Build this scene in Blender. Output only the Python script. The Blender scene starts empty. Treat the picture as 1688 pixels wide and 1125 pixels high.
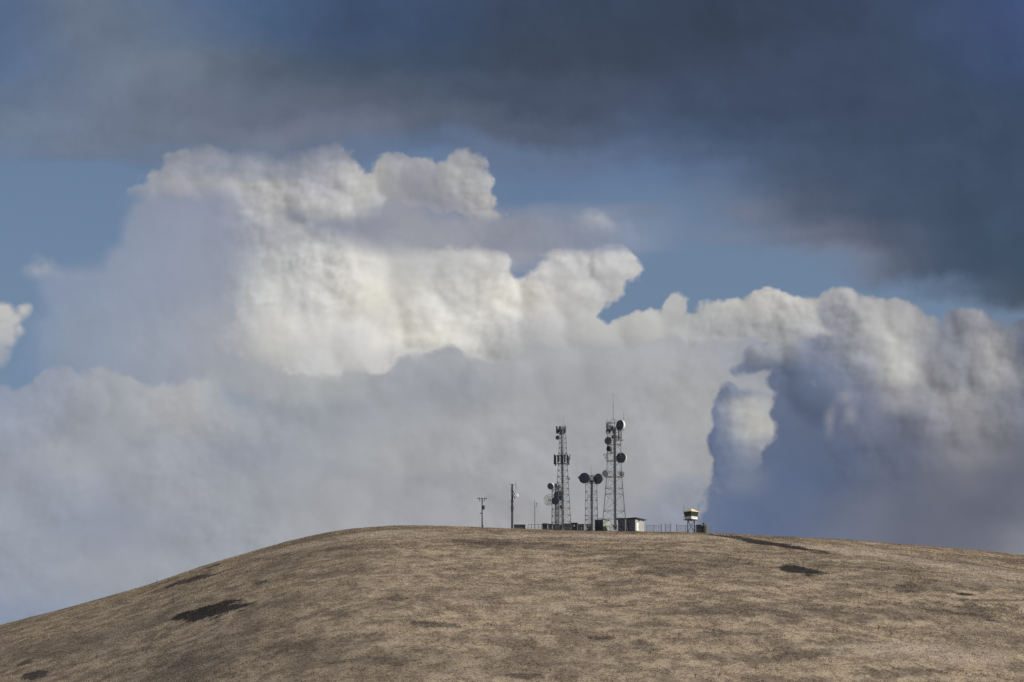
import bpy, bmesh, math, random
import numpy as np
from mathutils import Vector, Matrix

S = bpy.context.scene
COL = S.collection
rad = math.radians

# ------------------------------------------------------------------ camera
# 1688 x 1125 photograph, long lens: 7000 px of focal length, aimed 9.36 deg up at a hilltop 1 km away
FPX, CX, CY, PITCH = 7000.0, 844.0, 562.5, rad(9.358)
cam_data = bpy.data.cameras.new("camera")
cam_data.sensor_width = 36.0
cam_data.lens = 36.0 * FPX / 1688.0
cam_data.clip_start, cam_data.clip_end = 1.0, 60000.0
cam = bpy.data.objects.new("camera", cam_data)
COL.objects.link(cam)
cam.location = (0, 0, 0)
cam.rotation_euler = (rad(90) + PITCH, 0, 0)
S.camera = cam
FWD = Vector((0, math.cos(PITCH), math.sin(PITCH)))
UPV = Vector((0, -math.sin(PITCH), math.cos(PITCH)))

# ------------------------------------------------------------------ colour management
S.view_settings.view_transform = 'Standard'
S.view_settings.look = 'None'
S.view_settings.exposure = 0.0
S.view_settings.gamma = 1.0
S.cycles.use_denoising = False
S.cycles.max_bounces = 4
S.cycles.diffuse_bounces = 2
S.cycles.transparent_max_bounces = 8
S.cycles.use_adaptive_sampling = True
S.cycles.adaptive_threshold = 0.02

# ------------------------------------------------------------------ sun
SUN_EL, SUN_AZ = rad(30), rad(104)          # azimuth clockwise from +Y (the view direction)
sun_dir = Vector((math.sin(SUN_AZ) * math.cos(SUN_EL), math.cos(SUN_AZ) * math.cos(SUN_EL), math.sin(SUN_EL)))
sl = bpy.data.lights.new("sun", 'SUN')
sl.energy, sl.angle, sl.color = 4.6, rad(0.6), (1.0, 0.93, 0.82)
sun = bpy.data.objects.new("sun", sl)
COL.objects.link(sun)
sun.rotation_euler = (-sun_dir).to_track_quat('-Z', 'Y').to_euler()

# ------------------------------------------------------------------ sky: Nishita sky with procedural cloud decks, all in world direction space
world = bpy.data.worlds.new("World")

world.use_nodes = True
world.cycles.sampling_method = 'MANUAL'
world.cycles.sample_map_resolution = 256
NT = world.node_tree
NT.nodes.clear()
SKY_STRENGTH = 0.1

def lin(c):
    c = c / 255.0
    return c / 12.92 if c <= 0.04045 else ((c + 0.055) / 1.055) ** 2.4

class G:
    """tiny node-graph helper"""
    def __init__(s, nt): s.nt = nt
    def put(s, sock, v):
        if v is None: return
        if isinstance(v, bpy.types.NodeSocket): s.nt.links.new(v, sock)
        else: sock.default_value = v
    def m(s, op, a, b=None, c=None, clamp=False):
        n = s.nt.nodes.new('ShaderNodeMath'); n.operation = op; n.use_clamp = clamp
        s.put(n.inputs[0], a); s.put(n.inputs[1], b); s.put(n.inputs[2], c)
        return n.outputs[0]
    def v(s, op, a, b=None, c=None, scale=None):
        n = s.nt.nodes.new('ShaderNodeVectorMath'); n.operation = op
        s.put(n.inputs[0], a); s.put(n.inputs[1], b); s.put(n.inputs[2], c)
        if scale is not None: s.put(n.inputs['Scale'], scale)
        return n.outputs['Value'] if op in ('LENGTH', 'DOT_PRODUCT', 'DISTANCE') else n.outputs['Vector']
    def xyz(s, x, y, z=0.0):
        n = s.nt.nodes.new('ShaderNodeCombineXYZ')
        s.put(n.inputs[0], x); s.put(n.inputs[1], y); s.put(n.inputs[2], z)
        return n.outputs[0]
    def sep(s, a):
        n = s.nt.nodes.new('ShaderNodeSeparateXYZ'); s.put(n.inputs[0], a); return n.outputs
    def noise(s, vec, scale, detail=4, rough=0.5, lac=2.0, dist=0.0, dims='3D', color=False):
        n = s.nt.nodes.new('ShaderNodeTexNoise'); n.noise_dimensions = dims
        s.put(n.inputs['Vector'], vec); n.inputs['Scale'].default_value = scale
        n.inputs['Detail'].default_value = detail; n.inputs['Roughness'].default_value = rough
        n.inputs['Lacunarity'].default_value = lac; n.inputs['Distortion'].default_value = dist
        return n.outputs['Color' if color else 'Fac']
    def voro(s, vec, scale, detail=3, rough=0.5, smooth=0.4, lac=2.1):
        n = s.nt.nodes.new('ShaderNodeTexVoronoi'); n.voronoi_dimensions = '2D'
        n.feature = 'SMOOTH_F1'; n.normalize = False
        s.put(n.inputs['Vector'], vec); n.inputs['Scale'].default_value = scale
        n.inputs['Detail'].default_value = detail; n.inputs['Roughness'].default_value = rough
        n.inputs['Lacunarity'].default_value = lac; n.inputs['Smoothness'].default_value = smooth
        return n.outputs['Distance']
    def step(s, x, a, b, lo=0.0, hi=1.0):          # smoothstep from lo at a to hi at b
        t = s.m('MULTIPLY_ADD', x, 1 / (b - a), -a / (b - a), clamp=True)
        t = s.m('MULTIPLY', s.m('MULTIPLY', t, t), s.m('MULTIPLY_ADD', t, -2.0, 3.0))
        return t if (lo, hi) == (0.0, 1.0) else s.m('MULTIPLY_ADD', t, hi - lo, lo)
    def mix(s, f, a, b, blend='MIX'):
        n = s.nt.nodes.new('ShaderNodeMix'); n.data_type = 'RGBA'; n.blend_type = blend; n.clamp_factor = True
        s.put(n.inputs[0], f); s.put(n.inputs[6], a); s.put(n.inputs[7], b)
        return n.outputs[2]
    def fmix(s, f, a, b):
        n = s.nt.nodes.new('ShaderNodeMix'); n.data_type = 'FLOAT'
        s.put(n.inputs[0], f); s.put(n.inputs[2], a); s.put(n.inputs[3], b)
        return n.outputs[0]
    def ramp(s, f, stops, interp='B_SPLINE'):
        n = s.nt.nodes.new('ShaderNodeValToRGB'); cr = n.color_ramp
        while len(cr.elements) > 1: cr.elements.remove(cr.elements[-1])
        cr.interpolation = interp
        for i, (p, c) in enumerate(stops):
            e = cr.elements[0] if i == 0 else cr.elements.new(p)
            e.position = p; e.color = c
        s.put(n.inputs[0], f)
        return n.outputs['Color'], n.outputs['Alpha']

g = G(NT)
tc = NT.nodes.new('ShaderNodeTexCoord').outputs['Generated']
ca = g.v('DOT_PRODUCT', tc, (1, 0, 0))
cb = g.v('DOT_PRODUCT', tc, tuple(UPV))
cc = g.v('DOT_PRODUCT', tc, tuple(FWD))
ccs = g.m('MAXIMUM', cc, 0.05)
# U to the right, V downward, one unit = 1000/7000 rad of sky around the hilltop
U0 = g.m('MULTIPLY_ADD', g.m('DIVIDE', ca, ccs), FPX / 1000, CX / 1000)
V0 = g.m('MULTIPLY_ADD', g.m('DIVIDE', cb, ccs), -FPX / 1000, CY / 1000)
P0 = g.xyz(U0, V0)

def grouped(kind):
    """build a helper's nodes inside a node group of their own"""
    def deco(fn):
        def w(P, *a, **k):
            global g, NT
            ng = bpy.data.node_groups.new(fn.__name__, 'ShaderNodeTree')
            ng.interface.new_socket("P", in_out='INPUT', socket_type='NodeSocketVector')
            ng.interface.new_socket("Out", in_out='OUTPUT', socket_type=kind)
            gi, go = ng.nodes.new('NodeGroupInput'), ng.nodes.new('NodeGroupOutput')
            og, oN = g, NT
            g, NT = G(ng), ng
            r = fn(gi.outputs[0], *a, **k)
            g, NT = og, oN
            ng.links.new(r, go.inputs[0])
            n = NT.nodes.new('ShaderNodeGroup'); n.node_tree = ng
            NT.links.new(P, n.inputs[0])
            return n.outputs[0]
        return w
    return deco

@grouped('NodeSocketVector')
def warp(P, scale, amp, detail=4, rough=0.55, seed=0.0):
    c = g.noise(g.v('ADD', P, (seed, seed * 1.7, seed * .3)), scale, detail, rough, color=True)
    n = NT.nodes.new('ShaderNodeSeparateColor'); NT.links.new(c, n.inputs[0])
    o = g.sep(P)
    x = g.m('MULTIPLY_ADD', n.outputs[0], amp * 2, g.m('SUBTRACT', o[0], amp))
    y = g.m('MULTIPLY_ADD', n.outputs[1], amp * 2, g.m('SUBTRACT', o[1], amp))
    return g.xyz(x, y)

def ramp_group(stops):
    """one colour ramp wrapped in a node group (keeps building the sky fast)"""
    ng = bpy.data.node_groups.new("colour_row", 'ShaderNodeTree')
    ng.interface.new_socket("Fac", in_out='INPUT', socket_type='NodeSocketFloat')
    ng.interface.new_socket("Color", in_out='OUTPUT', socket_type='NodeSocketColor')
    ng.interface.new_socket("Alpha", in_out='OUTPUT', socket_type='NodeSocketFloat')
    gi, go = ng.nodes.new('NodeGroupInput'), ng.nodes.new('NodeGroupOutput')
    c_, a_ = G(ng).ramp(gi.outputs[0], stops, 'CARDINAL')
    ng.links.new(c_, go.inputs[0]); ng.links.new(a_, go.inputs[1])
    return ng

@grouped('NodeSocketColor')
def field(P, xs, rows, off):
    o = g.sep(P)
    x0, x1 = xs[0] / 1000 + off, xs[-1] / 1000
    f = g.m('MULTIPLY_ADD', o[0], 1 / (x1 - x0), -x0 / (x1 - x0))
    col = None
    for i, (y, cols) in enumerate(rows):
        y += off
        t = g.step(o[1], prev / 1000, y / 1000) if i else None
        n = NT.nodes.new('ShaderNodeGroup')
        n.node_tree = ramp_group([((x / 1000 - x0) / (x1 - x0), c) for x, c in zip(xs, cols)])
        NT.links.new(f, n.inputs[0])
        col = n.outputs[0] if col is None else g.mix(t, col, n.outputs[0])
        prev = y
    return col

def grid(P, xs, rows):
    """colour field and coverage field: rows = [(y, [(r,g,b[,a]), ...])] in px and sRGB, columns at xs"""
    col = field(P, xs, [(y, [(lin(c[0]), lin(c[1]), lin(c[2]), 1.0) for c in cols]) for y, cols in rows], 0.0)
    if all(len(c) == 3 for y, cols in rows for c in cols): return col, 1.0
    al = field(P, xs, [(y, [((c[3],) * 3 if len(c) > 3 else (1.0,) * 3) + (1.0,) for c in cols]) for y, cols in rows], 1e-5)
    n = NT.nodes.new('ShaderNodeSeparateColor'); NT.links.new(al, n.inputs[0])
    return col, n.outputs[0]

@grouped('NodeSocketFloat')
def blobs(P, bl, k=0.012):
    """signed distance-like field (units of 1000 px), positive inside the union of ellipses"""
    acc = None
    for b in bl:
        x, y, rx, ry = b[0] / 1000, b[1] / 1000, b[2] / 1000, (b[3] if len(b) > 3 else b[2]) / 1000
        q = g.v('MULTIPLY_ADD', P, (1 / rx, 1 / ry, 0), (-x / rx, -y / ry, 0))
        m_ = min(rx, ry)
        d = g.m('MULTIPLY_ADD', g.v('LENGTH', q), -m_, m_)
        acc = d if acc is None else g.m('SMOOTH_MAX', acc, d, k)
    return acc

# shared textures ---------------------------------------------------
Pw = warp(P0, 9, 0.010, 4, 0.6, 3.1)             # ragged small-scale coordinates
Pw2 = warp(P0, 4.0, 0.032, 3, 0.5, 7.7)          # broad soft displacement for colour fields
Ls = (0.0085, -0.0070, 0)
VS = dict(detail=3.0, rough=0.52, smooth=0.55)
H1 = g.voro(Pw, 9.5, **VS)
H2 = g.voro(g.v('ADD', Pw, Ls), 9.5, **VS)
N1 = g.noise(Pw, 9.0, 5, 0.55)
N2 = g.noise(g.v('ADD', Pw, Ls), 9.0, 5, 0.55)
patch = g.step(g.noise(P0, 4.2, 1, 0.5), 0.36, 0.60, 0.20, 1.1)      # billows come and go
relief = g.m('MULTIPLY', g.m('SUBTRACT', H2, H1), 0.55)              # >0 on slopes that face the sun (right, above)
relief = g.m('MULTIPLY_ADD', g.m('SUBTRACT', N1, N2), 1.1, relief)
R1 = g.voro(Pw, 25.0, detail=1.6, rough=0.6, smooth=0.35)
R2 = g.voro(g.v('ADD', Pw, (0.0045, -0.0040, 0)), 25.0, detail=1.6, rough=0.6, smooth=0.35)
relief = g.m('MULTIPLY_ADD', g.m('SUBTRACT', R2, R1), g.step(g.noise(P0, 7.0, 2, 0.5), 0.42, 0.60, 0.03, 0.26), relief)
relief = g.m('MULTIPLY_ADD', g.m('SUBTRACT', 0.78, H1), 0.10, relief)      # folds between billows are darker
relief = g.m('MULTIPLY', relief, patch)
mott = g.m('SUBTRACT', g.noise(warp(P0, 6, 0.03, 2, 0.5, 17.0), 11, 8, 0.66), 0.5)
lump = g.m('SUBTRACT', 0.78, H1)                                     # cauliflower outline
fine = g.m('SUBTRACT', g.noise(P0, 26, 6, 0.62), 0.5)
soft = g.m('SUBTRACT', g.noise(Pw2, 5.5, 5, 0.5), 0.5)
wisp = g.m('SUBTRACT', g.noise(g.v('MULTIPLY', Pw2, (1, 1.7, 1)), 3.9, 7, 0.60), 0.5)

def shade(col, kr, ks, kf=0.05, lob=None, km=0.0):
    """relief and soft tonal variation on a cloud colour"""
    t = g.m('MULTIPLY', relief, kr)
    if lob is not None: t = g.m('ADD', t, lob)
    t = g.m('MULTIPLY_ADD', soft, ks, t)
    t = g.m('MULTIPLY_ADD', fine, kf, t)
    if km: t = g.m('MULTIPLY_ADD', mott, km, t)
    t = g.m('ADD', t, 1.0)
    t = g.m('MAXIMUM', t, 0.3)
    return tone(col, t)

@grouped('NodeSocketFloat')
def lobes(P, lb, k, edge=(1.16, 0.70)):
    """overlapping round billows, back to front: each is brighter on its right / upper side"""
    acc = 0.0
    for x, y, r, *z in lb:
        r /= 1000; x /= 1000; y /= 1000
        q = g.v('MULTIPLY_ADD', P, (1 / r, 1 / r, 0), (-x / r, -y / r, 0))
        d = g.v('LENGTH', q)
        s_ = g.m('MULTIPLY_ADD', g.v('DOT_PRODUCT', q, (0.55, -0.50, 0)), k, z[0] if z else 0.0)
        acc = g.fmix(g.step(d, *edge), acc, s_)
    return acc

def tone(col, t):
    n = NT.nodes.new('ShaderNodeCombineColor')
    for k in range(3): g.put(n.inputs[k], t)
    if not isinstance(col, bpy.types.NodeSocket): col = tuple(col[:3]) + (1.0,)
    return g.mix(1.0, col, n.outputs[0], 'MULTIPLY')

# ---- clear sky
sky = NT.nodes.new('ShaderNodeTexSky')
sky.sky_type = 'NISHITA'; sky.sun_disc = False
sky.sun_elevation = SUN_EL; sky.sun_rotation = SUN_AZ
sky.air_density = 1.0; sky.dust_density = 1.0; sky.ozone_density = 2.0
clear = g.mix(1.0, sky.outputs[0], tuple(k * SKY_STRENGTH for k in (0.70, 0.685, 0.745)) + (1.0,), 'MULTIPLY')

def emit(col):                                    # each cloud deck is its own Background closure
    n = NT.nodes.new('ShaderNodeBackground')
    if not isinstance(col, bpy.types.NodeSocket): col = tuple(col[:3]) + (1.0,)
    g.put(n.inputs['Color'], g.mix(1.0, col, (1 / SKY_STRENGTH,) * 3 + (1.0,), 'MULTIPLY'))
    n.inputs['Strength'].default_value = SKY_STRENGTH
    return n.outputs[0]

def mixsh(f, a, b):
    n = NT.nodes.new('ShaderNodeMixShader')
    NT.links.new(f, n.inputs[0]); NT.links.new(a, n.inputs[1]); NT.links.new(b, n.inputs[2])
    return n.outputs[0]

def over(base, col, mask): return mixsh(mask, base, emit(col))
cur = emit(clear)

X9 = [0, 211, 422, 633, 844, 1055, 1266, 1477, 1688]

# ---- high grey veil beside the tower cloud (soft, no edge)
veil_c, veil_a = grid(warp(Pw2, 12, 0.014, 5, 0.62, 15.0), [0, 100, 200, 300, 400, 500, 600, 700, 800, 900, 1000, 1100, 1200], [
    (262, [(130, 143, 165, 0)] * 13),
    (296, [(120, 140, 165, 0), (124, 142, 168, .0), (134, 146, 167, .8), (142, 149, 167, 1), (150, 153, 166, 1), (150, 152, 164, 1), (150, 152, 164, 1), (146, 148, 160, .8), (140, 146, 160, .2), (140, 146, 160, .0), (140, 146, 160, 0), (140, 146, 160, 0), (140, 146, 160, 0)]),
    (330, [(120, 140, 165, 0), (124, 142, 168, .6), (136, 147, 167, 1), (142, 149, 167, 1), (140, 146, 164, 1), (150, 152, 164, 1), (150, 152, 164, 1), (146, 148, 160, .8), (140, 146, 160, .2), (140, 146, 160, .0), (140, 146, 160, 0), (140, 146, 160, 0), (140, 146, 160, 0)]),
    (400, [(118, 138, 168, .4), (126, 141, 167, .8), (136, 147, 168, 1), (143, 151, 168, 1), (148, 153, 167, 1), (160, 162, 170, 1), (160, 162, 170, 1), (150, 152, 164, 1), (145, 148, 162, 1), (138, 144, 160, .9), (128, 140, 164, .55), (124, 142, 168, .2), (124, 142, 168, 0)]),
    (470, [(124, 142, 168, .6), (134, 147, 170, 1), (140, 151, 170, 1), (145, 153, 169, 1), (152, 157, 169, 1), (180, 180, 178, 1), (180, 180, 178, 1), (180, 180, 178, 1), (180, 180, 178, .5), (150, 154, 168, 0), (124, 142, 168, 0), (124, 142, 168, 0), (124, 142, 168, 0)]),
    (560, [(112, 136, 168, .2), (136, 150, 170, 1), (144, 154, 170, 1), (152, 158, 170, 1), (165, 167, 173, 1), (190, 190, 186, 1), (190, 190, 186, 1), (190, 190, 186, 1), (180, 180, 178, .7), (170, 170, 170, 0), (124, 142, 168, 0), (124, 142, 168, 0), (124, 142, 168, 0)]),
    (640, [(112, 136, 168, .6), (130, 146, 168, 1), (142, 152, 168, 1), (150, 156, 168, 1), (160, 164, 170, 1), (170, 172, 174, 1), (180, 180, 178, 1), (180, 180, 178, 1), (170, 172, 174, 1), (160, 165, 170, 1), (150, 155, 165, 1), (150, 155, 165, 1), (150, 155, 165, 1)]),
])
Fv = blobs(warp(P0, 8, 0.016, 5, 0.6, 25.0), [(318, 392, 112, 108), (245, 465, 85, 66), (150, 495, 70, 56), (105, 480, 36, 34), (520, 480, 260, 190), (200, 590, 190, 90), (900, 450, 340, 110)], 0.012)
veil_a = g.m('MULTIPLY', veil_a, g.step(Fv, -0.030, 0.026))
cur = over(cur, shade(veil_c, 0.16, 0.12, 0.03, None, 0.16), g.step(g.m('MULTIPLY_ADD', mott, 0.7, veil_a), 0.1, 0.9))

# ---- main towering cumulus
main_bl = [(236, 330, 30, 42), (262, 322, 38, 48), (300, 308, 48, 50), (350, 300, 60, 52), (410, 302, 60, 54), (445, 290, 36, 38), (470, 290, 55, 46), (530, 290, 55, 50), (590, 322, 46, 40),
           (560, 330, 60, 45), (480, 350, 80, 50), (650, 300, 42, 36), (705, 300, 50, 38), (765, 305, 50, 46), (790, 330, 30, 30), (812, 353, 16, 8), (420, 420, 120, 80),
           (560, 470, 170, 95), (700, 480, 150, 70), (800, 470, 62, 54), (845, 500, 60, 40), (900, 480, 60, 42), (950, 448, 62, 34), (1005, 440, 40, 28), (985, 470, 40, 40), (960, 500, 56, 40),
           (620, 560, 250, 80), (900, 560, 200, 60), (1060, 560, 90, 42), (1106, 512, 12, 22), (1150, 560, 90, 36),
           (1215, 530, 50, 38), (1265, 530, 60, 42), (1320, 535, 50, 42), (1345, 560, 60, 60)]
Pm = warp(P0, 17, 0.011, 6, 0.66, 1.3)
Fm = blobs(Pm, main_bl, 0.010)
Fm = g.m('MULTIPLY_ADD', lump, 0.030, Fm)
Fm = g.m('ADD', g.m('MULTIPLY_ADD', fine, 0.016, Fm), 0.005)
hole = g.m('MULTIPLY', blobs(Pm, [(856, 442, 15, 16), (874, 436, 14, 12), (890, 428, 10, 6)]), -1.0)
Fm = g.m('SMOOTH_MIN', Fm, hole, 0.006)
XM = [200, 280, 360, 440, 520, 600, 680, 760, 840, 920, 1000, 1080, 1160, 1240, 1320, 1400]
SH = (146, 150, 163)
main_c, main_a = grid(warp(Pw, 8, 0.024, 5, 0.6, 21.0), XM, [
    (250, [(160, 165, 175, .9), (172, 172, 174), (172, 172, 174), (170, 170, 172), (165, 165, 170), (168, 168, 170), (158, 158, 165), (172, 172, 172), (180, 179, 176), SH, SH, SH, SH, SH, SH, SH]),
    (300, [(155, 160, 170, .5), (163, 164, 170, .9), (165, 165, 171), (176, 176, 176), (160, 160, 168), (178, 178, 176), (152, 153, 162), (172, 172, 170), (186, 184, 183), SH, SH, SH, SH, SH, SH, SH]),
    (345, [(130, 143, 166, 0), (132, 143, 166, 0), (146, 151, 167, .4), (178, 178, 178), (184, 184, 184), (184, 184, 184), (148, 150, 161), (158, 158, 165), (182, 180, 174), SH, SH, SH, SH, SH, SH, SH]),
    (385, [(130, 143, 166, 0), (132, 143, 166, 0), (140, 147, 166, .2), (165, 166, 172, .8), (172, 174, 176), (152, 154, 163), (148, 150, 161), (168, 168, 170), (150, 152, 163), (150, 152, 163, .8), (150, 152, 163, .5), SH, SH, SH, SH, SH]),
    (430, [(130, 143, 166, 0), (132, 143, 166, 0), (146, 151, 167, .1), (178, 180, 182, .9), (196, 196, 195), (206, 204, 199), (186, 186, 186), (190, 190, 189), (192, 190, 189), (188, 187, 187), (192, 191, 191), (188, 187, 187), (176, 176, 176), (178, 178, 178), (176, 176, 174), (170, 170, 168)]),
    (490, [(130, 143, 166, 0), (134, 145, 167, 0), (150, 155, 168, .1), (192, 193, 192), (204, 203, 201), (220, 217, 207), (206, 204, 197), (200, 199, 195), (212, 209, 199), (194, 192, 189), (186, 186, 186), (184, 184, 184), (176, 176, 175), (180, 179, 177), (178, 177, 174), (172, 172, 170)]),
    (545, [(136, 148, 168, 0), (142, 150, 168, 0), (158, 161, 170, .2), (200, 199, 195, .9), (205, 204, 201), (206, 204, 201), (216, 213, 203), (212, 210, 203), (186, 186, 186), (184, 184, 184), (182, 182, 180), (178, 178, 177), (172, 173, 174), (168, 169, 171), (168, 169, 170), (160, 161, 164)]),
    (600, [(150, 156, 168, 0), (155, 160, 170, 0), (165, 167, 172, .2), (180, 181, 180, .8), (196, 196, 196), (200, 199, 197), (192, 191, 191), (180, 180, 178), (172, 173, 174), (170, 171, 173), (168, 169, 172), (166, 167, 171), (163, 165, 169), (160, 162, 167), (150, 153, 160), (140, 145, 155)]),
])
Mm = g.m('MULTIPLY', g.step(Fm, -0.003, 0.006), main_a)
Plm = warp(P0, 13, 0.020, 5, 0.62, 6.6)
lobm = lobes(Plm, [(300, 300, 42), (352, 292, 40), (415, 300, 46), (372, 330, 34), (470, 285, 34), (520, 285, 48), (560, 300, 46), (590, 330, 42), (505, 330, 42), (545, 345, 36), (655, 300, 34), (700, 300, 40), (745, 310, 40), (785, 305, 34),
                   (470, 420, 48), (520, 470, 60), (580, 440, 60), (620, 500, 62), (690, 470, 58), (760, 470, 56), (820, 460, 44), (835, 500, 50), (700, 530, 50), (900, 480, 44), (950, 455, 44), (1005, 445, 38), (960, 500, 44), (590, 570, 50), (820, 545, 50), (900, 545, 44), (975, 550, 44), (1060, 545, 38),
                   (1205, 525, 34), (1250, 530, 40), (1310, 530, 40)], 0.27)
cur = over(cur, shade(main_c, 0.9, 0.18, 0.05, lobm, 0.22), Mm)

# ---- grey shelf crossing in front of the tower
shelf_c, shelf_a = grid(warp(P0, 9, 0.022, 4, 0.55, 14.0), [400, 440, 480, 520, 560, 600, 640, 680, 740, 800, 860, 920, 980, 1040, 1100, 1160], [
    (328, [(150, 152, 163, 0)] * 16),
    (352, [(142, 147, 161, 0), (142, 147, 161, .1), (140, 145, 159, .75), (144, 148, 161, .35), (150, 152, 163, .1), (146, 149, 161, .5), (146, 148, 160, .8), (148, 149, 160, .7), (148, 149, 160, .3), (143, 146, 158, .3), (140, 144, 157, .6), (140, 145, 160, .5), (150, 153, 165, .5), (138, 145, 162, .3), (134, 144, 164, .2), (134, 144, 164, 0)]),
    (374, [(142, 147, 161, 0), (142, 147, 161, .2), (146, 150, 161, .2), (140, 145, 159, .8), (140, 145, 159, .9), (142, 146, 158, .95), (144, 147, 159, 1), (150, 152, 161, .8), (150, 152, 162, .5), (143, 146, 158, .9), (139, 143, 157, .95), (140, 145, 160, .7), (150, 153, 165, .6), (136, 144, 162, .5), (134, 144, 164, .35), (134, 144, 164, 0)]),
    (400, [(150, 152, 163, 0), (150, 152, 163, 0), (150, 152, 163, 0), (150, 152, 163, .05), (150, 152, 163, .15), (146, 149, 160, .5), (148, 150, 161, .7), (158, 160, 167, .4), (160, 161, 168, .4), (142, 146, 159, .9), (140, 145, 159, 1), (140, 146, 161, .9), (136, 144, 162, .8), (134, 143, 163, .6), (132, 143, 164, .3), (134, 144, 164, 0)]),
    (424, [(150, 152, 163, 0)] * 16),
])
cur = over(cur, shade(shelf_c, 0.3, 0.15, 0.03, None, 0.3), shelf_a)

# ---- small detached puffs
def puff(bl, cols, lo=-0.006, hi=0.012, xs=None, kr=0.5, lumpk=0.022):
    global cur
    F = blobs(Pm, bl, 0.01)
    F = g.m('MULTIPLY_ADD', lump, lumpk, F)
    F = g.m('MULTIPLY_ADD', fine, 0.014, F)
    c_, a_ = grid(Pw, xs, cols)
    cur = over(cur, shade(c_, kr, 0.1, 0.05), g.m('MULTIPLY', g.step(F, lo, hi), a_))
puff([(8, 515, 30, 18), (40, 510, 14, 15), (25, 525, 20, 14), (2, 548, 20, 24), (30, 545, 10, 10), (-4, 585, 18, 22)],
     [(495, [(188, 187, 184), (186, 186, 184), (172, 176, 182)]), (530, [(186, 186, 184), (178, 180, 182), (150, 160, 175)]), (600, [(150, 158, 172), (142, 152, 170, .6), (130, 145, 168, .2)])], xs=[0, 35, 70])
puff([(65, 452, 22, 19), (80, 462, 14, 14)], [(435, [(158, 164, 176), (160, 166, 178)]), (480, [(130, 144, 168, .1), (130, 144, 168, .1)])], lo=-0.012, hi=0.02, xs=[40, 90])
puff([(973, 366, 20, 15), (990, 372, 14, 10), (962, 380, 20, 10)], [(355, [(160, 165, 175, .7), (168, 171, 178)]), (395, [(140, 148, 163, .2), (140, 148, 163, .3)])], lo=-0.01, hi=0.02, xs=[950, 1000])

# ---- broad lower bank
bank_bl = [(0, 720, 90, 90), (90, 700, 90, 90), (190, 690, 80, 88), (260, 720, 90, 90), (400, 720, 120, 120), (520, 680, 70, 78), (600, 660, 70, 72), (665, 640, 50, 60), (730, 650, 70, 68), (820, 660, 80, 76),
           (900, 640, 70, 68), (990, 640, 90, 78), (1090, 640, 90, 82), (1180, 640, 80, 80), (1150, 710, 100, 60), (1245, 592, 70, 40), (1260, 680, 90, 100), (700, 900, 900, 230), (0, 900, 300, 200)]
Pb = warp(P0, 7, 0.016, 5, 0.6, 5.1)
Fb = blobs(Pb, bank_bl, 0.02)
Fb = g.m('MULTIPLY_ADD', lump, 0.030, Fb)
Fb = g.m('MULTIPLY_ADD', fine, 0.012, Fb)
lobb = lobes(warp(P0, 8, 0.022, 4, 0.6, 8.8), [(500, 650, 60), (570, 640, 50), (640, 630, 44), (690, 622, 44), (745, 625, 42), (800, 635, 46), (860, 640, 50), (930, 625, 50), (1010, 620, 54), (1090, 615, 54), (1170, 615, 50), (200, 650, 60), (290, 660, 60), (120, 680, 60), (370, 690, 60), (470, 770, 70), (600, 790, 70), (740, 760, 80), (560, 830, 50), (700, 850, 60), (860, 800, 70), (1040, 760, 80), (240, 780, 70), (90, 800, 70), (205, 635, 34), (262, 645, 36), (140, 665, 40), (330, 668, 44), (60, 690, 44), (230, 700, 44)], 0.12)
XB = [0, 105, 211, 316, 422, 527, 633, 738, 844, 950, 1055, 1160, 1266]
bank_c, bank_a = grid(warp(Pw, 6, 0.032, 5, 0.6, 23.0), XB, [
    (590, [(140, 150, 170, .5), (150, 156, 170, .8), (164, 167, 173, .8), (155, 160, 170, .4), (164, 167, 171, .05), (170, 172, 173, .3), (158, 161, 167), (160, 163, 168), (166, 167, 171), (166, 168, 171), (166, 167, 171), (162, 164, 169), (150, 154, 163)]),
    (640, [(145, 153, 170, .9), (152, 158, 170), (162, 165, 171), (168, 170, 173), (162, 166, 171, .35), (164, 167, 170, .7), (160, 163, 168), (156, 160, 166), (160, 162, 167), (164, 166, 170), (166, 167, 170), (168, 169, 171), (160, 162, 168)]),
    (690, [(148, 155, 170), (152, 158, 169), (160, 163, 169), (164, 166, 170), (156, 160, 168), (154, 159, 166), (158, 161, 166), (160, 162, 166), (162, 164, 167), (163, 165, 168), (165, 166, 169), (168, 169, 170), (170, 170, 170)]),
    (750, [(150, 156, 168), (156, 160, 168), (154, 159, 168), (155, 159, 168), (152, 156, 167), (156, 160, 166), (160, 162, 165), (160, 162, 165), (162, 163, 167), (160, 162, 166), (163, 164, 167), (164, 165, 168), (160, 162, 168)]),
    (810, [(150, 156, 168), (150, 156, 168), (152, 157, 167), (155, 158, 166), (156, 160, 166), (158, 160, 165), (156, 158, 164), (158, 160, 165), (163, 164, 167), (162, 163, 166), (160, 161, 165), (158, 160, 166), (150, 154, 165)]),
    (870, [(150, 156, 167), (148, 155, 168), (148, 154, 167), (152, 156, 166), (156, 159, 166), (160, 162, 166), (160, 162, 166), (160, 162, 166), (165, 165, 168), (163, 163, 166), (150, 153, 163), (138, 145, 160), (130, 140, 160)]),
    (950, [(150, 157, 170), (152, 158, 168), (154, 158, 167), (156, 160, 168), (156, 160, 168), (160, 162, 167), (160, 162, 167), (160, 162, 167), (160, 162, 167), (160, 162, 167), (150, 155, 165), (140, 148, 162), (130, 140, 160)]),
    (1040, [(138, 150, 170)] * 13),
])
Mb = g.m('MULTIPLY', g.step(Fb, -0.005, 0.008), bank_a)
cur = over(cur, shade(bank_c, 0.26, 0.20, 0.02, lobb, 0.36), Mb)

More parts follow.
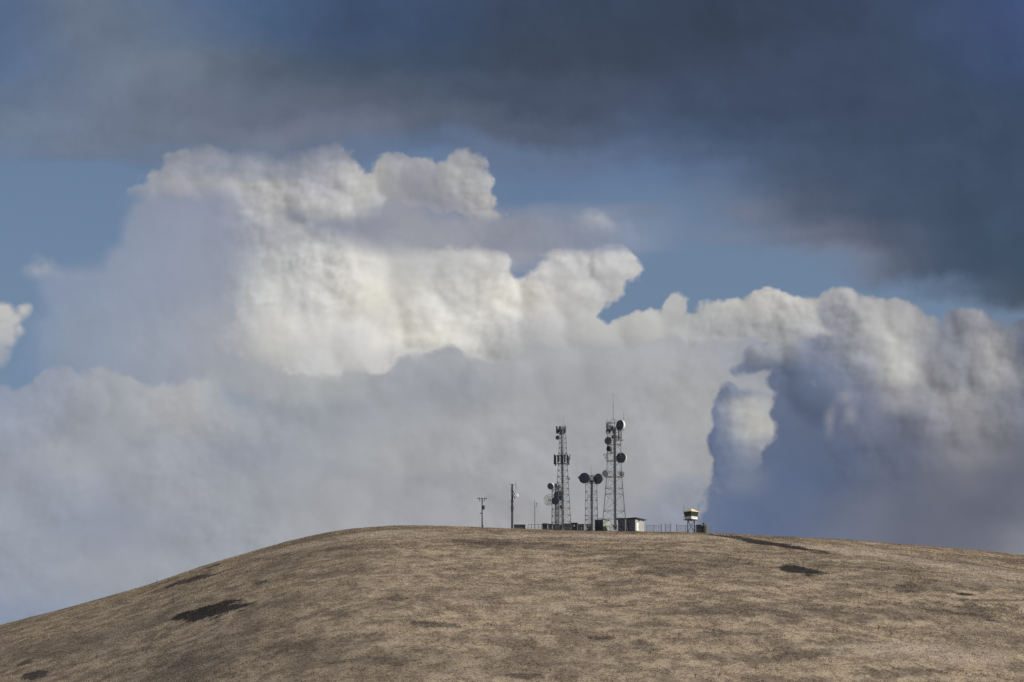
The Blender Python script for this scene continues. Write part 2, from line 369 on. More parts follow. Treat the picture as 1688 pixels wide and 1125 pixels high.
# ---- low grey scud in front of the bank (right of the masts)
F = blobs(Pb, [(1110, 850, 34, 60), (1140, 860, 50, 70), (1085, 870, 30, 50)], 0.02)
F = g.m('MULTIPLY_ADD', lump, 0.03, F)
cur = over(cur, shade((lin(142), lin(148), lin(161)), 0.3, 0.1), g.m('MULTIPLY', g.step(F, -0.01, 0.02), 0.75))

# ---- right-hand cumulus, shaded low and lit on its upper lobes
right_bl = [(1262, 590, 34, 30), (1242, 603, 22, 14), (1300, 600, 44, 34), (1350, 600, 60, 44), (1385, 505, 30, 24), (1378, 520, 26, 26), (1425, 530, 46, 36), (1475, 540, 48, 42), (1500, 570, 60, 50),
            (1540, 600, 50, 60), (1600, 545, 44, 38), (1630, 580, 40, 50), (1660, 640, 50, 70), (1440, 620, 130, 70), (1580, 700, 150, 130), (1400, 700, 118, 90),
            (1292, 620, 40, 26), (1322, 652, 44, 38), (1342, 695, 52, 52), (1345, 740, 66, 70), (1305, 795, 64, 56), (1350, 800, 108, 100), (1270, 860, 88, 60), (1215, 892, 62, 36), (1450, 880, 300, 160), (1640, 850, 260, 200), (1690, 560, 34, 28), (1680, 600, 44, 44)]
Pr = warp(P0, 8, 0.010, 4, 0.55, 9.4)
Fr = blobs(Pr, right_bl, 0.008)
Fr = g.m('MULTIPLY_ADD', lump, 0.026, Fr)
Fr = g.m('MULTIPLY_ADD', fine, 0.006, Fr)
XR = [1160, 1200, 1240, 1280, 1320, 1360, 1400, 1440, 1480, 1520, 1560, 1600, 1640, 1688]
DB = (98, 109, 132)
bulb_c, bulb_a = grid(warp(P0, 10, 0.008, 3, 0.5, 2.2), [1160, 1185, 1210, 1235, 1260, 1290], [
    (645, [(108, 119, 142), (112, 122, 144), (124, 132, 150), (138, 144, 156), (144, 149, 159), (150, 153, 160)]),
    (670, [(106, 118, 142), (124, 132, 150), (160, 162, 166), (176, 176, 175), (170, 171, 172), (160, 162, 166)]),
    (705, [(100, 113, 140), (116, 126, 148), (152, 156, 163), (180, 180, 178), (182, 181, 177), (176, 176, 174)]),
    (740, [(98, 111, 139), (108, 120, 144), (122, 131, 150), (138, 144, 156), (130, 137, 153), (108, 119, 143)]),
    (775, [(98, 111, 139), (104, 117, 143), (112, 123, 146), (118, 128, 149), (112, 122, 144), (96, 110, 138)]),
    (830, [(102, 116, 142), (104, 117, 143), (104, 117, 143), (102, 115, 141), (98, 112, 139), (94, 108, 136)]),
])
Fu = blobs(Pr, [(1220, 690, 48, 44), (1205, 722, 40, 46), (1252, 700, 40, 34), (1202, 680, 34, 36), (1240, 676, 36, 36), (1222, 775, 46, 56), (1235, 830, 44, 50)], 0.008)
Fu = g.m('MULTIPLY_ADD', fine, 0.014, g.m('MULTIPLY_ADD', lump, 0.026, Fu))
cur = over(cur, shade(bulb_c, 1.1, 0.1, 0.03, None, 0.2), g.m('MULTIPLY', g.step(Fu, -0.004, 0.006), g.step(V0, 0.87, 0.80)))

right_c, right_a = grid(warp(P0, 10, 0.010, 3, 0.5, 2.2), XR, [
    (480, [DB, DB, DB, DB, (150, 152, 160), (160, 161, 165), (165, 165, 167), (160, 160, 162), (150, 150, 154), (135, 136, 144), (125, 128, 140), (140, 141, 146), (138, 139, 144), (120, 124, 136)]),
    (530, [DB, DB, DB, (140, 145, 156), (150, 152, 160), (148, 150, 160), (155, 156, 162), (168, 168, 168), (166, 166, 166), (158, 158, 160), (120, 124, 136), (136, 137, 143), (128, 130, 138), (100, 108, 124)]),
    (575, [DB, (112, 122, 143), (142, 147, 157), (150, 153, 160), (132, 138, 152), (128, 134, 150), (142, 145, 155), (160, 161, 164), (172, 172, 170), (150, 151, 156), (130, 133, 142), (142, 143, 148), (150, 150, 152), (98, 104, 122)]),
    (620, [DB, (100, 113, 138), (108, 118, 140), (104, 116, 140), (104, 116, 140), (112, 121, 142), (122, 130, 147), (145, 147, 155), (176, 176, 172), (155, 155, 158), (138, 139, 146), (136, 138, 144), (150, 150, 152), (122, 124, 133)]),
    (660, [DB, DB, DB, (100, 111, 134), (98, 110, 134), (99, 110, 133), (110, 118, 137), (124, 128, 145), (150, 150, 156), (140, 141, 148), (142, 142, 147), (140, 140, 144), (126, 128, 136), (112, 115, 128)]),
    (700, [DB, DB, DB, (96, 108, 133), (95, 107, 131), (94, 105, 129), (106, 113, 133), (110, 116, 134), (108, 114, 130), (118, 121, 134), (132, 133, 141), (138, 138, 143), (130, 131, 138), (112, 115, 128)]),
    (745, [DB, DB, DB, (96, 109, 134), (94, 106, 131), (93, 104, 129), (94, 104, 128), (98, 106, 126), (100, 107, 126), (106, 111, 127), (122, 124, 134), (132, 133, 140), (124, 126, 134), (108, 111, 124)]),
    (790, [(100, 112, 138), (112, 122, 144), (114, 124, 145), (96, 109, 136), (92, 106, 134), (92, 105, 131), (94, 105, 128), (97, 105, 125), (100, 106, 124), (103, 108, 123), (108, 111, 124), (112, 114, 126), (106, 109, 123), (103, 106, 120)]),
    (840, [(104, 117, 142), (98, 112, 140), (96, 110, 138), (96, 109, 136), (96, 108, 134), (98, 108, 131), (104, 112, 132), (110, 115, 131), (104, 109, 126), (102, 107, 123), (103, 107, 122), (102, 106, 121), (103, 107, 121), (106, 109, 122)]),
    (890, [(104, 118, 145), (98, 112, 142), (96, 110, 140), (98, 110, 138), (100, 111, 136), (104, 113, 134), (108, 115, 133), (108, 114, 130), (105, 110, 126), (104, 108, 124), (106, 110, 124), (106, 110, 124), (112, 115, 127), (124, 127, 136)]),
    (940, [(104, 118, 145), (100, 114, 142), (98, 112, 140), (100, 112, 138), (104, 114, 138), (106, 115, 136), (108, 115, 133), (108, 114, 130), (106, 111, 127), (106, 111, 127), (108, 112, 126), (112, 116, 128), (124, 128, 136), (136, 139, 146)]),
])
Plr = warp(warp(P0, 8, 0.022, 3, 0.55, 6.1), 24, 0.007, 4, 0.6, 2.6)
lobr = lobes(Plr, [(1650, 560, 44), (1591, 525, 36), (1545, 548, 38), (1640, 640, 50, -.03), (1612, 590, 40), (1388, 497, 27), (1478, 523, 38), (1520, 560, 36), (1430, 530, 36), (1600, 700, 54), (1655, 700, 46), (1545, 655, 52), (1500, 600, 42), (1560, 610, 40), (1446, 574, 42, .04), (1480, 622, 40, .05), (1415, 612, 34, -.04),
                   (1520, 690, 46), (1352, 640, 60, -.02), (1316, 592, 36, -.02), (1261, 584, 33, .04)], 0.44, (1.22, 0.66))
kr_r = g.step(V0, 0.66, 0.82, 0.75, 0.25)
tr = g.m('MULTIPLY', relief, kr_r)
tr = g.m('MULTIPLY_ADD', lobr, g.step(V0, 0.70, 0.80, 1.0, 0.35), tr)
tr = g.m('MULTIPLY_ADD', soft, 0.18, tr); tr = g.m('MULTIPLY_ADD', mott, 0.18, tr); tr = g.m('MULTIPLY_ADD', fine, 0.03, tr)
tr = g.m('ADD', tr, 1.0)
right_c = tone(right_c, tr)
cur = over(cur, right_c, g.step(Fr, -0.004, 0.006))

F = blobs(warp(P0, 14, 0.020, 5, 0.6, 3.9), [(1392, 655, 17, 12), (1400, 680, 12, 14), (1367, 694, 7, 20)], 0.006)
cur = over(cur, shade((lin(142), lin(144), lin(155)), 0.6, 0.2), g.m('MULTIPLY', g.step(F, -0.010, 0.012), 0.75))

# ---- dark overhead deck
XT = [0, 140, 281, 422, 563, 703, 844, 985, 1125, 1266, 1407, 1547, 1688]
Z = (90, 104, 130, 0)
deck_c, deck_a = grid(warp(P0, 3.6, 0.075, 6, 0.58, 12.0), XT, [
    (-60, [(88, 106, 134), (94, 109, 132), (74, 97, 132), (70, 93, 128), (62, 81, 110), (62, 79, 106), (60, 72, 95), (57, 69, 90), (56, 67, 88), (57, 68, 90), (57, 70, 94), (58, 72, 100), (62, 80, 120)]),
    (40, [(86, 105, 134), (102, 114, 133), (92, 107, 130), (74, 94, 122), (64, 81, 108), (60, 76, 102), (60, 72, 93), (57, 68, 88), (56, 67, 86), (57, 68, 88), (58, 70, 92), (60, 74, 100), (64, 80, 116)]),
    (110, [(88, 107, 136), (100, 113, 134), (104, 115, 131), (86, 98, 116), (72, 84, 103), (64, 78, 99), (60, 70, 88), (60, 70, 88), (60, 70, 90), (60, 71, 92), (60, 72, 95), (60, 74, 98), (60, 76, 108)]),
    (170, [(96, 111, 134), (102, 114, 134), (104, 114, 132), (96, 106, 123), (88, 97, 113), (74, 85, 104), (68, 78, 97), (70, 80, 100), (66, 78, 101), (62, 75, 98), (62, 74, 97), (61, 74, 96), (60, 74, 98)]),
    (215, [(104, 118, 138), (106, 118, 138), (107, 117, 136), (106, 114, 131), (99, 107, 125), (88, 98, 116), (84, 94, 114, .95), (80, 92, 114, .95), (72, 86, 111), (66, 80, 103), (63, 76, 98), (61, 74, 96), (60, 74, 97)]),
    (258, [(102, 117, 138, 0.6), (108, 119, 138, 0.8), (106, 118, 138, 0.7), (98, 113, 136, 0.5), (94, 107, 130, 0.5), (88, 103, 128, 0.75), (90, 102, 126, .5), (86, 100, 126, .6), (80, 96, 122, .8), (72, 86, 110, .95), (66, 80, 102), (62, 76, 98), (61, 75, 97)]),
    (305, [Z, Z, Z, Z, Z, (90, 105, 132, .22), (86, 104, 136, .36), (86, 106, 140, .40), (84, 103, 134, .52), (78, 92, 115, .85), (68, 81, 103), (63, 77, 98), (62, 75, 97)]),
    (358, [Z, Z, Z, Z, Z, Z, (92, 110, 138, .12), (92, 112, 142, .22), (98, 112, 136, .42), (88, 98, 118, .75), (72, 84, 104), (64, 78, 98), (62, 76, 97)]),
    (408, [Z, Z, Z, Z, Z, Z, Z, Z, (104, 118, 140, .1), (98, 109, 130, .6), (90, 97, 116, .95), (68, 81, 101), (62, 77, 97)]),
    (456, [Z, Z, Z, Z, Z, Z, Z, Z, Z, (104, 118, 140, .1), (110, 116, 134, .5), (74, 86, 106, .98), (63, 78, 97)]),
    (500, [Z, Z, Z, Z, Z, Z, Z, Z, Z, Z, (104, 118, 140, 0), (84, 98, 120, .4), (70, 83, 101, .9)]),
    (542, [Z, Z, Z, Z, Z, Z, Z, Z, Z, Z, Z, (100, 108, 124, .0), (90, 97, 114, .35)]),
    (590, [Z] * 13),
])
da = g.m('MULTIPLY_ADD', wisp, g.step(deck_a, 0.0, 0.5, 0.0, 0.9), deck_a)
da = g.step(da, 0.1, 0.9)
cur = over(cur, shade(deck_c, 0.15, 0.35, 0.06, g.m('MULTIPLY_ADD', wisp, 0.5, 0.09), 0.25), da)
# pinkish wisps at the deck's ragged edge
F = blobs(warp(P0, 6, 0.03, 5, 0.6, 4.4), [(1385, 408, 50, 14), (1432, 425, 24, 12), (1235, 350, 50, 16), (1200, 385, 70, 12), (1060, 350, 40, 8), (1330, 385, 40, 8)], 0.01)
cur = over(cur, shade((lin(124), lin(127), lin(144)), 0.1, 0.2), g.m('MULTIPLY', g.step(F, -0.014, 0.03), 0.6))

# ---- rest of the sky dome: broken cloud over the same clear sky
gen = g.noise(g.v('MULTIPLY', tc, (1, 1, 2.2)), 2.3, 6, 0.55)
gc = g.mix(g.step(gen, 0.45, 0.75), (lin(78), lin(90), lin(110), 1), (lin(150), lin(154), lin(162), 1))
rest = mixsh(g.step(gen, 0.42, 0.56), emit(clear), emit(gc))
cur = mixsh(g.step(cc, 0.93, 0.975), rest, cur)

outn = NT.nodes.new('ShaderNodeOutputWorld')
NT.links.new(cur, outn.inputs['Surface'])
S.world = world

# ================================================================== helpers
def at(px, py, Y):
    """world point on the vertical plane y=Y that the photograph shows at px, py"""
    u, v = (px - CX) / FPX, (CY - py) / FPX
    d = FWD + Vector((u, 0, 0)) + UPV * v
    return d * (Y / d.y)

def tanel(py):
    v = (CY - py) / FPX
    return (math.sin(PITCH) + v * math.cos(PITCH)) / (math.cos(PITCH) - v * math.sin(PITCH))

def hash_noise(x, y, seed):
    """smooth value noise, vectorised"""
    xi, yi = np.floor(x).astype(np.int64), np.floor(y).astype(np.int64)
    fx, fy = x - xi, y - yi
    fx, fy = fx * fx * (3 - 2 * fx), fy * fy * (3 - 2 * fy)
    def h(a, b):
        n = (a * 374761393 + b * 668265263 + seed * 974634777) & 0x7fffffff
        n = ((n ^ (n >> 13)) * 1274126177) & 0x7fffffff
        return ((n ^ (n >> 16)) & 0xffff) / 65535.0
    return (h(xi, yi) * (1 - fx) + h(xi + 1, yi) * fx) * (1 - fy) + (h(xi, yi + 1) * (1 - fx) + h(xi + 1, yi + 1) * fx) * fy

# ================================================================== hill
SKYX = np.array([-900, -400, 0, 125, 250, 350, 425, 500, 550, 600, 650, 700, 750, 800, 850, 900, 1000, 1100, 1170, 1250, 1350, 1430, 1500, 1600, 1688, 2100, 2700], float)
SKYY = np.array([1330, 1170, 1035, 1001, 964, 929, 908, 889.5, 880, 873.5, 870.2, 869, 869, 870, 871.5, 873, 875.5, 877.5, 880, 884, 890, 895, 900, 909, 918, 985, 1100], float)
SKYT = np.array([tanel(p) for p in SKYY])
def pchip_like(x, xs, ys):
    k = np.clip(np.searchsorted(xs, x) - 1, 0, len(xs) - 2)
    m = np.gradient(ys, xs)
    h = xs[k + 1] - xs[k]; t = np.clip((x - xs[k]) / h, 0, 1)
    return ((2*t**3-3*t**2+1)*ys[k] + (t**3-2*t**2+t)*h*m[k] + (-2*t**3+3*t**2)*ys[k+1] + (t**3-t**2)*h*m[k+1])

def ground_z(x, y):
    x = np.asarray(x, float); y = np.asarray(y, float)
    yy = np.maximum(y, 1.0)
    s = np.clip(y / 600, 0, 1)
    z1 = 119.4 + .12 * (y - 995) - .0002 * (y - 995) ** 2
    m1 = .278 * 600
    z0v, z6 = -1.7, 119.4 - .12 * 395 - .0002 * 395 ** 2
    zn = (2*s**3-3*s**2+1)*z0v + (-2*s**3+3*s**2)*z6 + (s**3-s**2)*m1
    z = np.where(y < 600, zn, z1)
    yb = np.minimum(y, 1180)
    z = np.where(y > 1014, 119.4 + .12 * (yb - 995) - .0002 * (yb - 995) ** 2 - .0011 * (yb - 1014) ** 2, z)
    z = np.where(y > 1180, z - (y - 1180) * .30, z)
    t = x / np.maximum(y, 300.0)
    px = CX + t * FPX * .9915
    w = np.clip((y - 250) / 350, 0, 1); w = w * w * (3 - 2 * w)
    z = z + np.minimum(yy, 1180) * (pchip_like(np.clip(px, -900, 2700), SKYX, SKYT) - .12) * w
    z = z - np.clip(np.abs(px - 900) - 1800, 0, 3000) * .012 * w
    amp = np.clip((y - 250) / 300, 0.1, 1) * np.clip((np.abs(y - 1004) - 4) / 30 + .40, .40, 1)
    z = z + amp * (.9 * (hash_noise(x / 38, y / 55, 1) - .5) + .45 * (hash_noise(x / 13, y / 17, 2) - .5) + .16 * (hash_noise(x / 3.1, y / 3.7, 3) - .5))
    return np.maximum(z, -6.0 + 0 * z)

def gz(x, y): return float(ground_z(np.array([x]), np.array([y]))[0])

def hit(px, py):
    """ground point seen at px, py"""
    u, v = (px - CX) / FPX, (CY - py) / FPX
    d = FWD + Vector((u, 0, 0)) + UPV * v
    Y = np.linspace(400, 1014, 4000)
    X = Y * d.x / d.y; Z = Y * d.z / d.y
    below = np.nonzero(ground_z(X, Y) > Z)[0]
    k = below[0] if len(below) else int(np.argmin(Z - ground_z(X, Y)))
    return Vector((X[k], Y[k], float(ground_z(X[k:k+1], Y[k:k+1])[0])))

def link(name, me, mat_=None, parent=None):
    o = bpy.data.objects.new(name, me)
    COL.objects.link(o)
    if mat_ is not None: me.materials.append(mat_)
    if parent is not None: o.parent = parent
    return o

def tag(o, label=None, cat=None, group=None, kind=None):
    if label: o['label'] = label
    if cat: o['category'] = cat
    if group: o['group'] = group
    if kind: o['kind'] = kind
    return o

def thing(name, label, cat, loc, rz=0.0, group=None):
    o = bpy.data.objects.new(name, None)
    COL.objects.link(o); o.location = loc; o.rotation_euler = (0, 0, rz)
    o.empty_display_size = .5
    return tag(o, label, cat, group)

# ------------------------------------------------------------------ materials
def mat(name, rgb, rough=.7, metal=0.0, var=.25, scale=2.0, spec=.3):
    m = bpy.data.materials.new(name); m.use_nodes = True
    nt = m.node_tree; b = nt.nodes['Principled BSDF']; h = G(nt)
    pos = nt.nodes.new('ShaderNodeTexCoord').outputs['Object']
    n = h.noise(pos, scale, 5, .6)
    lo = tuple(c * (1 - var) for c in rgb) + (1,); hi = tuple(min(1, c * (1 + var)) for c in rgb) + (1,)
    nt.links.new(h.mix(n, lo, hi), b.inputs['Base Color'])
    b.inputs['Roughness'].default_value = rough; b.inputs['Metallic'].default_value = metal
    b.inputs['Specular IOR Level'].default_value = spec
    return m

M = dict(  # steel, cable and radome tones are lifted in place of haze
    steel=mat('galvanised_steel', (.18, .187, .20), .6, .1),
    steel_light=mat('pale_galvanised_steel', (.17, .175, .18), .6, .2),
    dark=mat('dark_steel', (.095, .10, .11), .6),
    cable=mat('black_cable', (.10, .103, .112), .7),
    navy=mat('haze_blue_radome', (.10, .108, .15), .6, var=.15),  # the blue of haze is put into this colour
    graphite=mat('graphite_radome', (.15, .155, .165), .6, var=.2),
    white=mat('white_paint', (.80, .80, .78), .5, var=.08),
    palegrey=mat('pale_grey_paint', (.42, .43, .44), .55, var=.1),
    grid=mat('weathered_grid_wire', (.40, .42, .36), .6),
    wood=mat('dark_creosoted_wood', (.055, .05, .046), .85, var=.35, scale=3),
    cabinet=mat('dark_grey_green_enamel', (.062, .075, .082), .6, var=.3),
    cabinet_dark=mat('charcoal_enamel', (.042, .044, .052), .65, var=.3),
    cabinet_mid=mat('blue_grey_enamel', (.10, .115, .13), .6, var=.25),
    shelter=mat('pale_green_grey_panel', (.27, .31, .28), .7, var=.1),
    shed=mat('off_white_shed_panel', (.33, .33, .32), .75, var=.1),
    shed_shaded=mat('shaded_shed_panel', (.20, .20, .25), .8, var=.12),  # shed panel with the long wall's shade put into its colour
    roof=mat('dark_bitumen_roof', (.045, .045, .05), .8),
    plinth=mat('grey_concrete', (.12, .115, .11), .9),
    yellow=mat('faded_yellow_roof', (.70, .60, .38), .7, var=.15),
    tank=mat('dull_green_corrugated_steel', (.12, .135, .12), .6, var=.25),
    scrub=mat('dark_thistle', (.055, .045, .032), .9),
    porcelain=mat('brown_porcelain', (.10, .08, .07), .4),
)
gl = bpy.data.materials.new('tinted_cab_glass'); gl.use_nodes = True
b_ = gl.node_tree.nodes['Principled BSDF']
b_.inputs['Base Color'].default_value = (.035, .05, .035, 1); b_.inputs['Roughness'].default_value = .12
M['glass'] = gl

# ground: dry grassland with bare and scrubby patches, plus painted shade of a bank and a hollow, where the photograph has them
patches, tracks = [], []     # (centre px, py, rx px, ry px, tilt deg, depth 0..1)
for p in [(350, 1008, 52, 9, -12, 1.0), (312, 1014, 22, 7, -8, .95), (390, 1001, 28, 4, -12, .6), (312, 957, 42, 3.4, -13, .8), (345, 935, 18, 2.2, -12, .65), (427, 960, 13, 3.2, -8, .7),  # the darkest patches here paint the shade of a hollow
          (57, 1114, 22, 5, -8, .85), (42, 1093, 12, 3, -15, .7), (720, 1030, 34, 6, 4, .62), (655, 988, 14, 4, 0, .6),
          (1318, 941, 32, 5.0, 6, 1.0), (1300, 935, 14, 2.5, 6, 1.0), (1345, 944, 22, 2.6, 4, .7), (1278, 898, 62, 2.6, 9.5, 1.0), (1220, 888, 48, 1.7, 8, .9), (1590, 980, 11, 1.8, 3, .9), (1640, 990, 60, 2.2, 1, .5),  # long thin strips below the crest paint a cut bank's shade
          (1105, 943, 48, 7, 2, .45), (1195, 928, 40, 7, 2, .35), (830, 897, 70, 7, 1, .38), (960, 908, 80, 6, 2, .33), (1050, 925, 60, 5, 3, .3), (600, 900, 60, 4, -2, .25), (1400, 932, 110, 6, 4, .35),
          (1590, 965, 110, 9, 1, .38), (1400, 1010, 170, 10, 1, .33), (1560, 1010, 130, 14, 1, .33), (1250, 1000, 90, 12, 0, .28), (995, 1052, 18, 3, 0, .5), (955, 1004, 18, 3, 0, .4), (1000, 1000, 60, 2.5, -2, .3),
          (1060, 1065, 25, 7, 10, .45), (870, 1115, 30, 4, 0, .5), (1290, 1080, 100, 9, -3, .36), (1380, 1058, 60, 6, 0, .32), (620, 1090, 60, 5, 0, .3), (330, 1090, 60, 8, 0, .33), (1678, 1100, 16, 12, 0, .4), (530, 1060, 80, 8, 0, .22),
          (1040, 1030, 60, 5, 0, .3), (1190, 1045, 50, 6, 0, .35), (1480, 1108, 70, 7, 0, .35), (1180, 1082, 40, 7, -5, .4),
          (1430, 912, 120, 5, 8, -.5), (1600, 938, 120, 6, 8, -.4), (1190, 886, 60, 3, 4, -.6), (1640, 962, 60, 4, 6, -.5), (1000, 884, 160, 3.5, 1, -.5), (640, 880, 80, 5, -1, -.5), (480, 905, 60, 5, -10, -.4), (900, 1000, 60, 8, 0, -.25), (1480, 1070, 120, 12, 2, -.35), (1600, 1085, 70, 10, 0, -.35)]:
    c = hit(p[0], p[1]); a = rad(p[4])
    e1 = hit(p[0] + p[2] * math.cos(a), p[1] + p[2] * math.sin(a)); e2 = hit(p[0] - p[3] * math.sin(a) * .5, p[1] + p[3] * math.cos(a))
    m2 = Matrix(((e1.x - c.x, e2.x - c.x), (e1.y - c.y, e2.y - c.y)))
    if abs(m2.determinant()) < 1e-3: continue
    (tracks if p[5] < 0 else patches).append((c, m2.inverted(), abs(p[5])))

def grassland(name, bright, tuft=False):
    m = bpy.data.materials.new(name); m.use_nodes = True
    nt = m.node_tree; bs = nt.nodes['Principled BSDF']; h = G(nt)
    pos = nt.nodes.new('ShaderNodeNewGeometry').outputs['Position']
    xy = h.v('MULTIPLY', pos, (1, 1, 0))
    n_big = h.noise(h.v('MULTIPLY', xy, (.030, .014, 0)), 1.0, 5, .6)
    n_mid = h.noise(h.v('MULTIPLY', xy, (.22, .11, 0)), 1.0, 7, .68)
    n_fine = h.noise(h.v('MULTIPLY', xy, (1.6, .9, 0)), 1.0, 4, .65)
    straw, brown, dark = (.395, .322, .232, 1), (.25, .198, .146, 1), (.162, .130, .104, 1)
    col = h.mix(h.step(n_mid, .42, .57), brown, straw)
    flk = h.noise(h.v('MULTIPLY', xy, (.55, .20, 0)), 1.0, 4, .6)
    col = h.mix(h.m('MULTIPLY', h.step(flk, .56, .66), .55), col, (.47, .40, .30, 1))
    col = h.mix(h.m('MULTIPLY', h.step(flk, .44, .34), .45), col, dark)
    col = h.mix(h.m('MULTIPLY', h.step(n_big, .47, .62), .42), col, dark)
    col = h.mix(h.m('MULTIPLY', h.step(h.noise(h.v('MULTIPLY', xy, (.075, .036, 0)), 1.0, 7, .72, dist=.4), .52, .60), .55), col, dark)
    rag = h.m('MULTIPLY_ADD', n_mid, 2.4, h.m('MULTIPLY_ADD', n_fine, 1.2, -1.8))
    acc = None
    for c, mi, dep in patches:
        d1 = h.v('DOT_PRODUCT', h.v('SUBTRACT', xy, (c.x, c.y, 0)), (mi[0][0], mi[0][1], 0))
        d2 = h.v('DOT_PRODUCT', h.v('SUBTRACT', xy, (c.x, c.y, 0)), (mi[1][0], mi[1][1], 0))
        r = h.m('SQRT', h.m('ADD', h.m('MULTIPLY', d1, d1), h.m('MULTIPLY', d2, d2)))
        k = h.m('SUBTRACT', 1.35, h.m('MULTIPLY_ADD', rag, 1.1 if dep < .8 else 1.15, r))
        k = h.m('MULTIPLY', k, 2.2 if dep < .8 else 3.5, clamp=True)
        k = h.m('MULTIPLY', k, dep)
        acc = k if acc is None else h.m('MAXIMUM', acc, k)
    pale = None
    for c, mi, dep in tracks:
        d1 = h.v('DOT_PRODUCT', h.v('SUBTRACT', xy, (c.x, c.y, 0)), (mi[0][0], mi[0][1], 0))
        d2 = h.v('DOT_PRODUCT', h.v('SUBTRACT', xy, (c.x, c.y, 0)), (mi[1][0], mi[1][1], 0))
        r = h.m('SQRT', h.m('ADD', h.m('MULTIPLY', d1, d1), h.m('MULTIPLY', d2, d2)))
        k = h.m('MULTIPLY', h.m('MULTIPLY', h.m('SUBTRACT', 1.3, h.m('MULTIPLY_ADD', rag, .6, r)), 2.0, clamp=True), dep)
        pale = k if pale is None else h.m('MAXIMUM', pale, k)
    col = h.mix(pale, col, (.50, .43, .35, 1))
    soil_and_shade = (.030, .029, .033, 1)  # dark of bare soil and scrub, also used for painted shade
    col = h.mix(h.m('MULTIPLY', acc, .92), col, soil_and_shade if not tuft else (.045, .040, .038, 1))
    if tuft:
        rnd = nt.nodes.new('ShaderNodeAttribute'); rnd.attribute_name = 'tone'
        col = h.mix(1.0, col, h.nt.nodes.new('ShaderNodeCombineColor').outputs[0], 'MULTIPLY')
        cc_ = [n for n in nt.nodes if n.bl_idname == 'ShaderNodeCombineColor'][0]
        for k in range(3): h.put(cc_.inputs[k], h.m('MULTIPLY', rnd.outputs['Fac'], bright))
    else:
        f = h.m('MULTIPLY_ADD', n_fine, bright * 1.0, bright * .5)
        cc_ = nt.nodes.new('ShaderNodeCombineColor')
        for k in range(3): h.put(cc_.inputs[k], f)
        col = h.mix(1.0, col, cc_.outputs[0], 'MULTIPLY')
        bp = nt.nodes.new('ShaderNodeBump'); bp.inputs['Strength'].default_value = .35; bp.inputs['Distance'].default_value = .35
        h.put(bp.inputs['Height'], h.noise(pos, 1.6, 5, .7)); nt.links.new(bp.outputs[0], bs.inputs['Normal'])
    nt.links.new(col, bs.inputs['Base Color'])
    bs.inputs['Roughness'].default_value = .95; bs.inputs['Specular IOR Level'].default_value = .05
    if tuft:                                       # dry blades let light through
        tr = nt.nodes.new('ShaderNodeBsdfTranslucent'); nt.links.new(col, tr.inputs['Color'])
        mx = nt.nodes.new('ShaderNodeMixShader'); mx.inputs[0].default_value = .45
        nt.links.new(bs.outputs[0], mx.inputs[1]); nt.links.new(tr.outputs[0], mx.inputs[2])
        nt.links.new(mx.outputs[0], [n for n in nt.nodes if n.bl_idname == 'ShaderNodeOutputMaterial'][0].inputs[0])
    return m

def axis_pts(segs):
    out = [segs[0][0]]
    for a, b, st in segs:
        n = max(1, int(round((b - a) / st))); out += list(np.linspace(a, b, n + 1)[1:])
    return np.array(out)
gx = axis_pts([(-2600, -600, 100), (-600, -190, 10), (-190, 190, 1.1), (190, 600, 10), (600, 2600, 100)])
gy = axis_pts([(-400, 300, 50), (300, 620, 10), (620, 960, 1.6), (960, 1040, .8), (1040, 1300, 10), (1300, 5200, 130)])
XX, YY = np.meshgrid(gx, gy)
ZZ = ground_z(XX, YY)
nv, nx = XX.size, len(gx)
me = bpy.data.meshes.new('hill_mesh')
idx = (np.arange(len(gy) - 1)[:, None] * nx + np.arange(nx - 1)[None, :]).ravel()
quads = np.stack([idx, idx + 1, idx + nx + 1, idx + nx], 1)
def fill_mesh(me, co, faces):
    k = faces.shape[1]
    me.vertices.add(len(co)); me.vertices.foreach_set('co', np.ascontiguousarray(co, dtype=np.float32).ravel())
    me.loops.add(faces.size); me.loops.foreach_set('vertex_index', faces.astype(np.int32).ravel())
    me.polygons.add(len(faces)); me.polygons.foreach_set('loop_start', np.arange(0, faces.size, k, dtype=np.int32))
    me.update(calc_edges=True)
fill_mesh(me, np.stack([XX.ravel(), YY.ravel(), ZZ.ravel()], 1), quads)
me.polygons.foreach_set('use_smooth', np.ones(len(quads), bool))
tag(link('hill', me, grassland('dry_hillside', 1.0)), kind='structure')

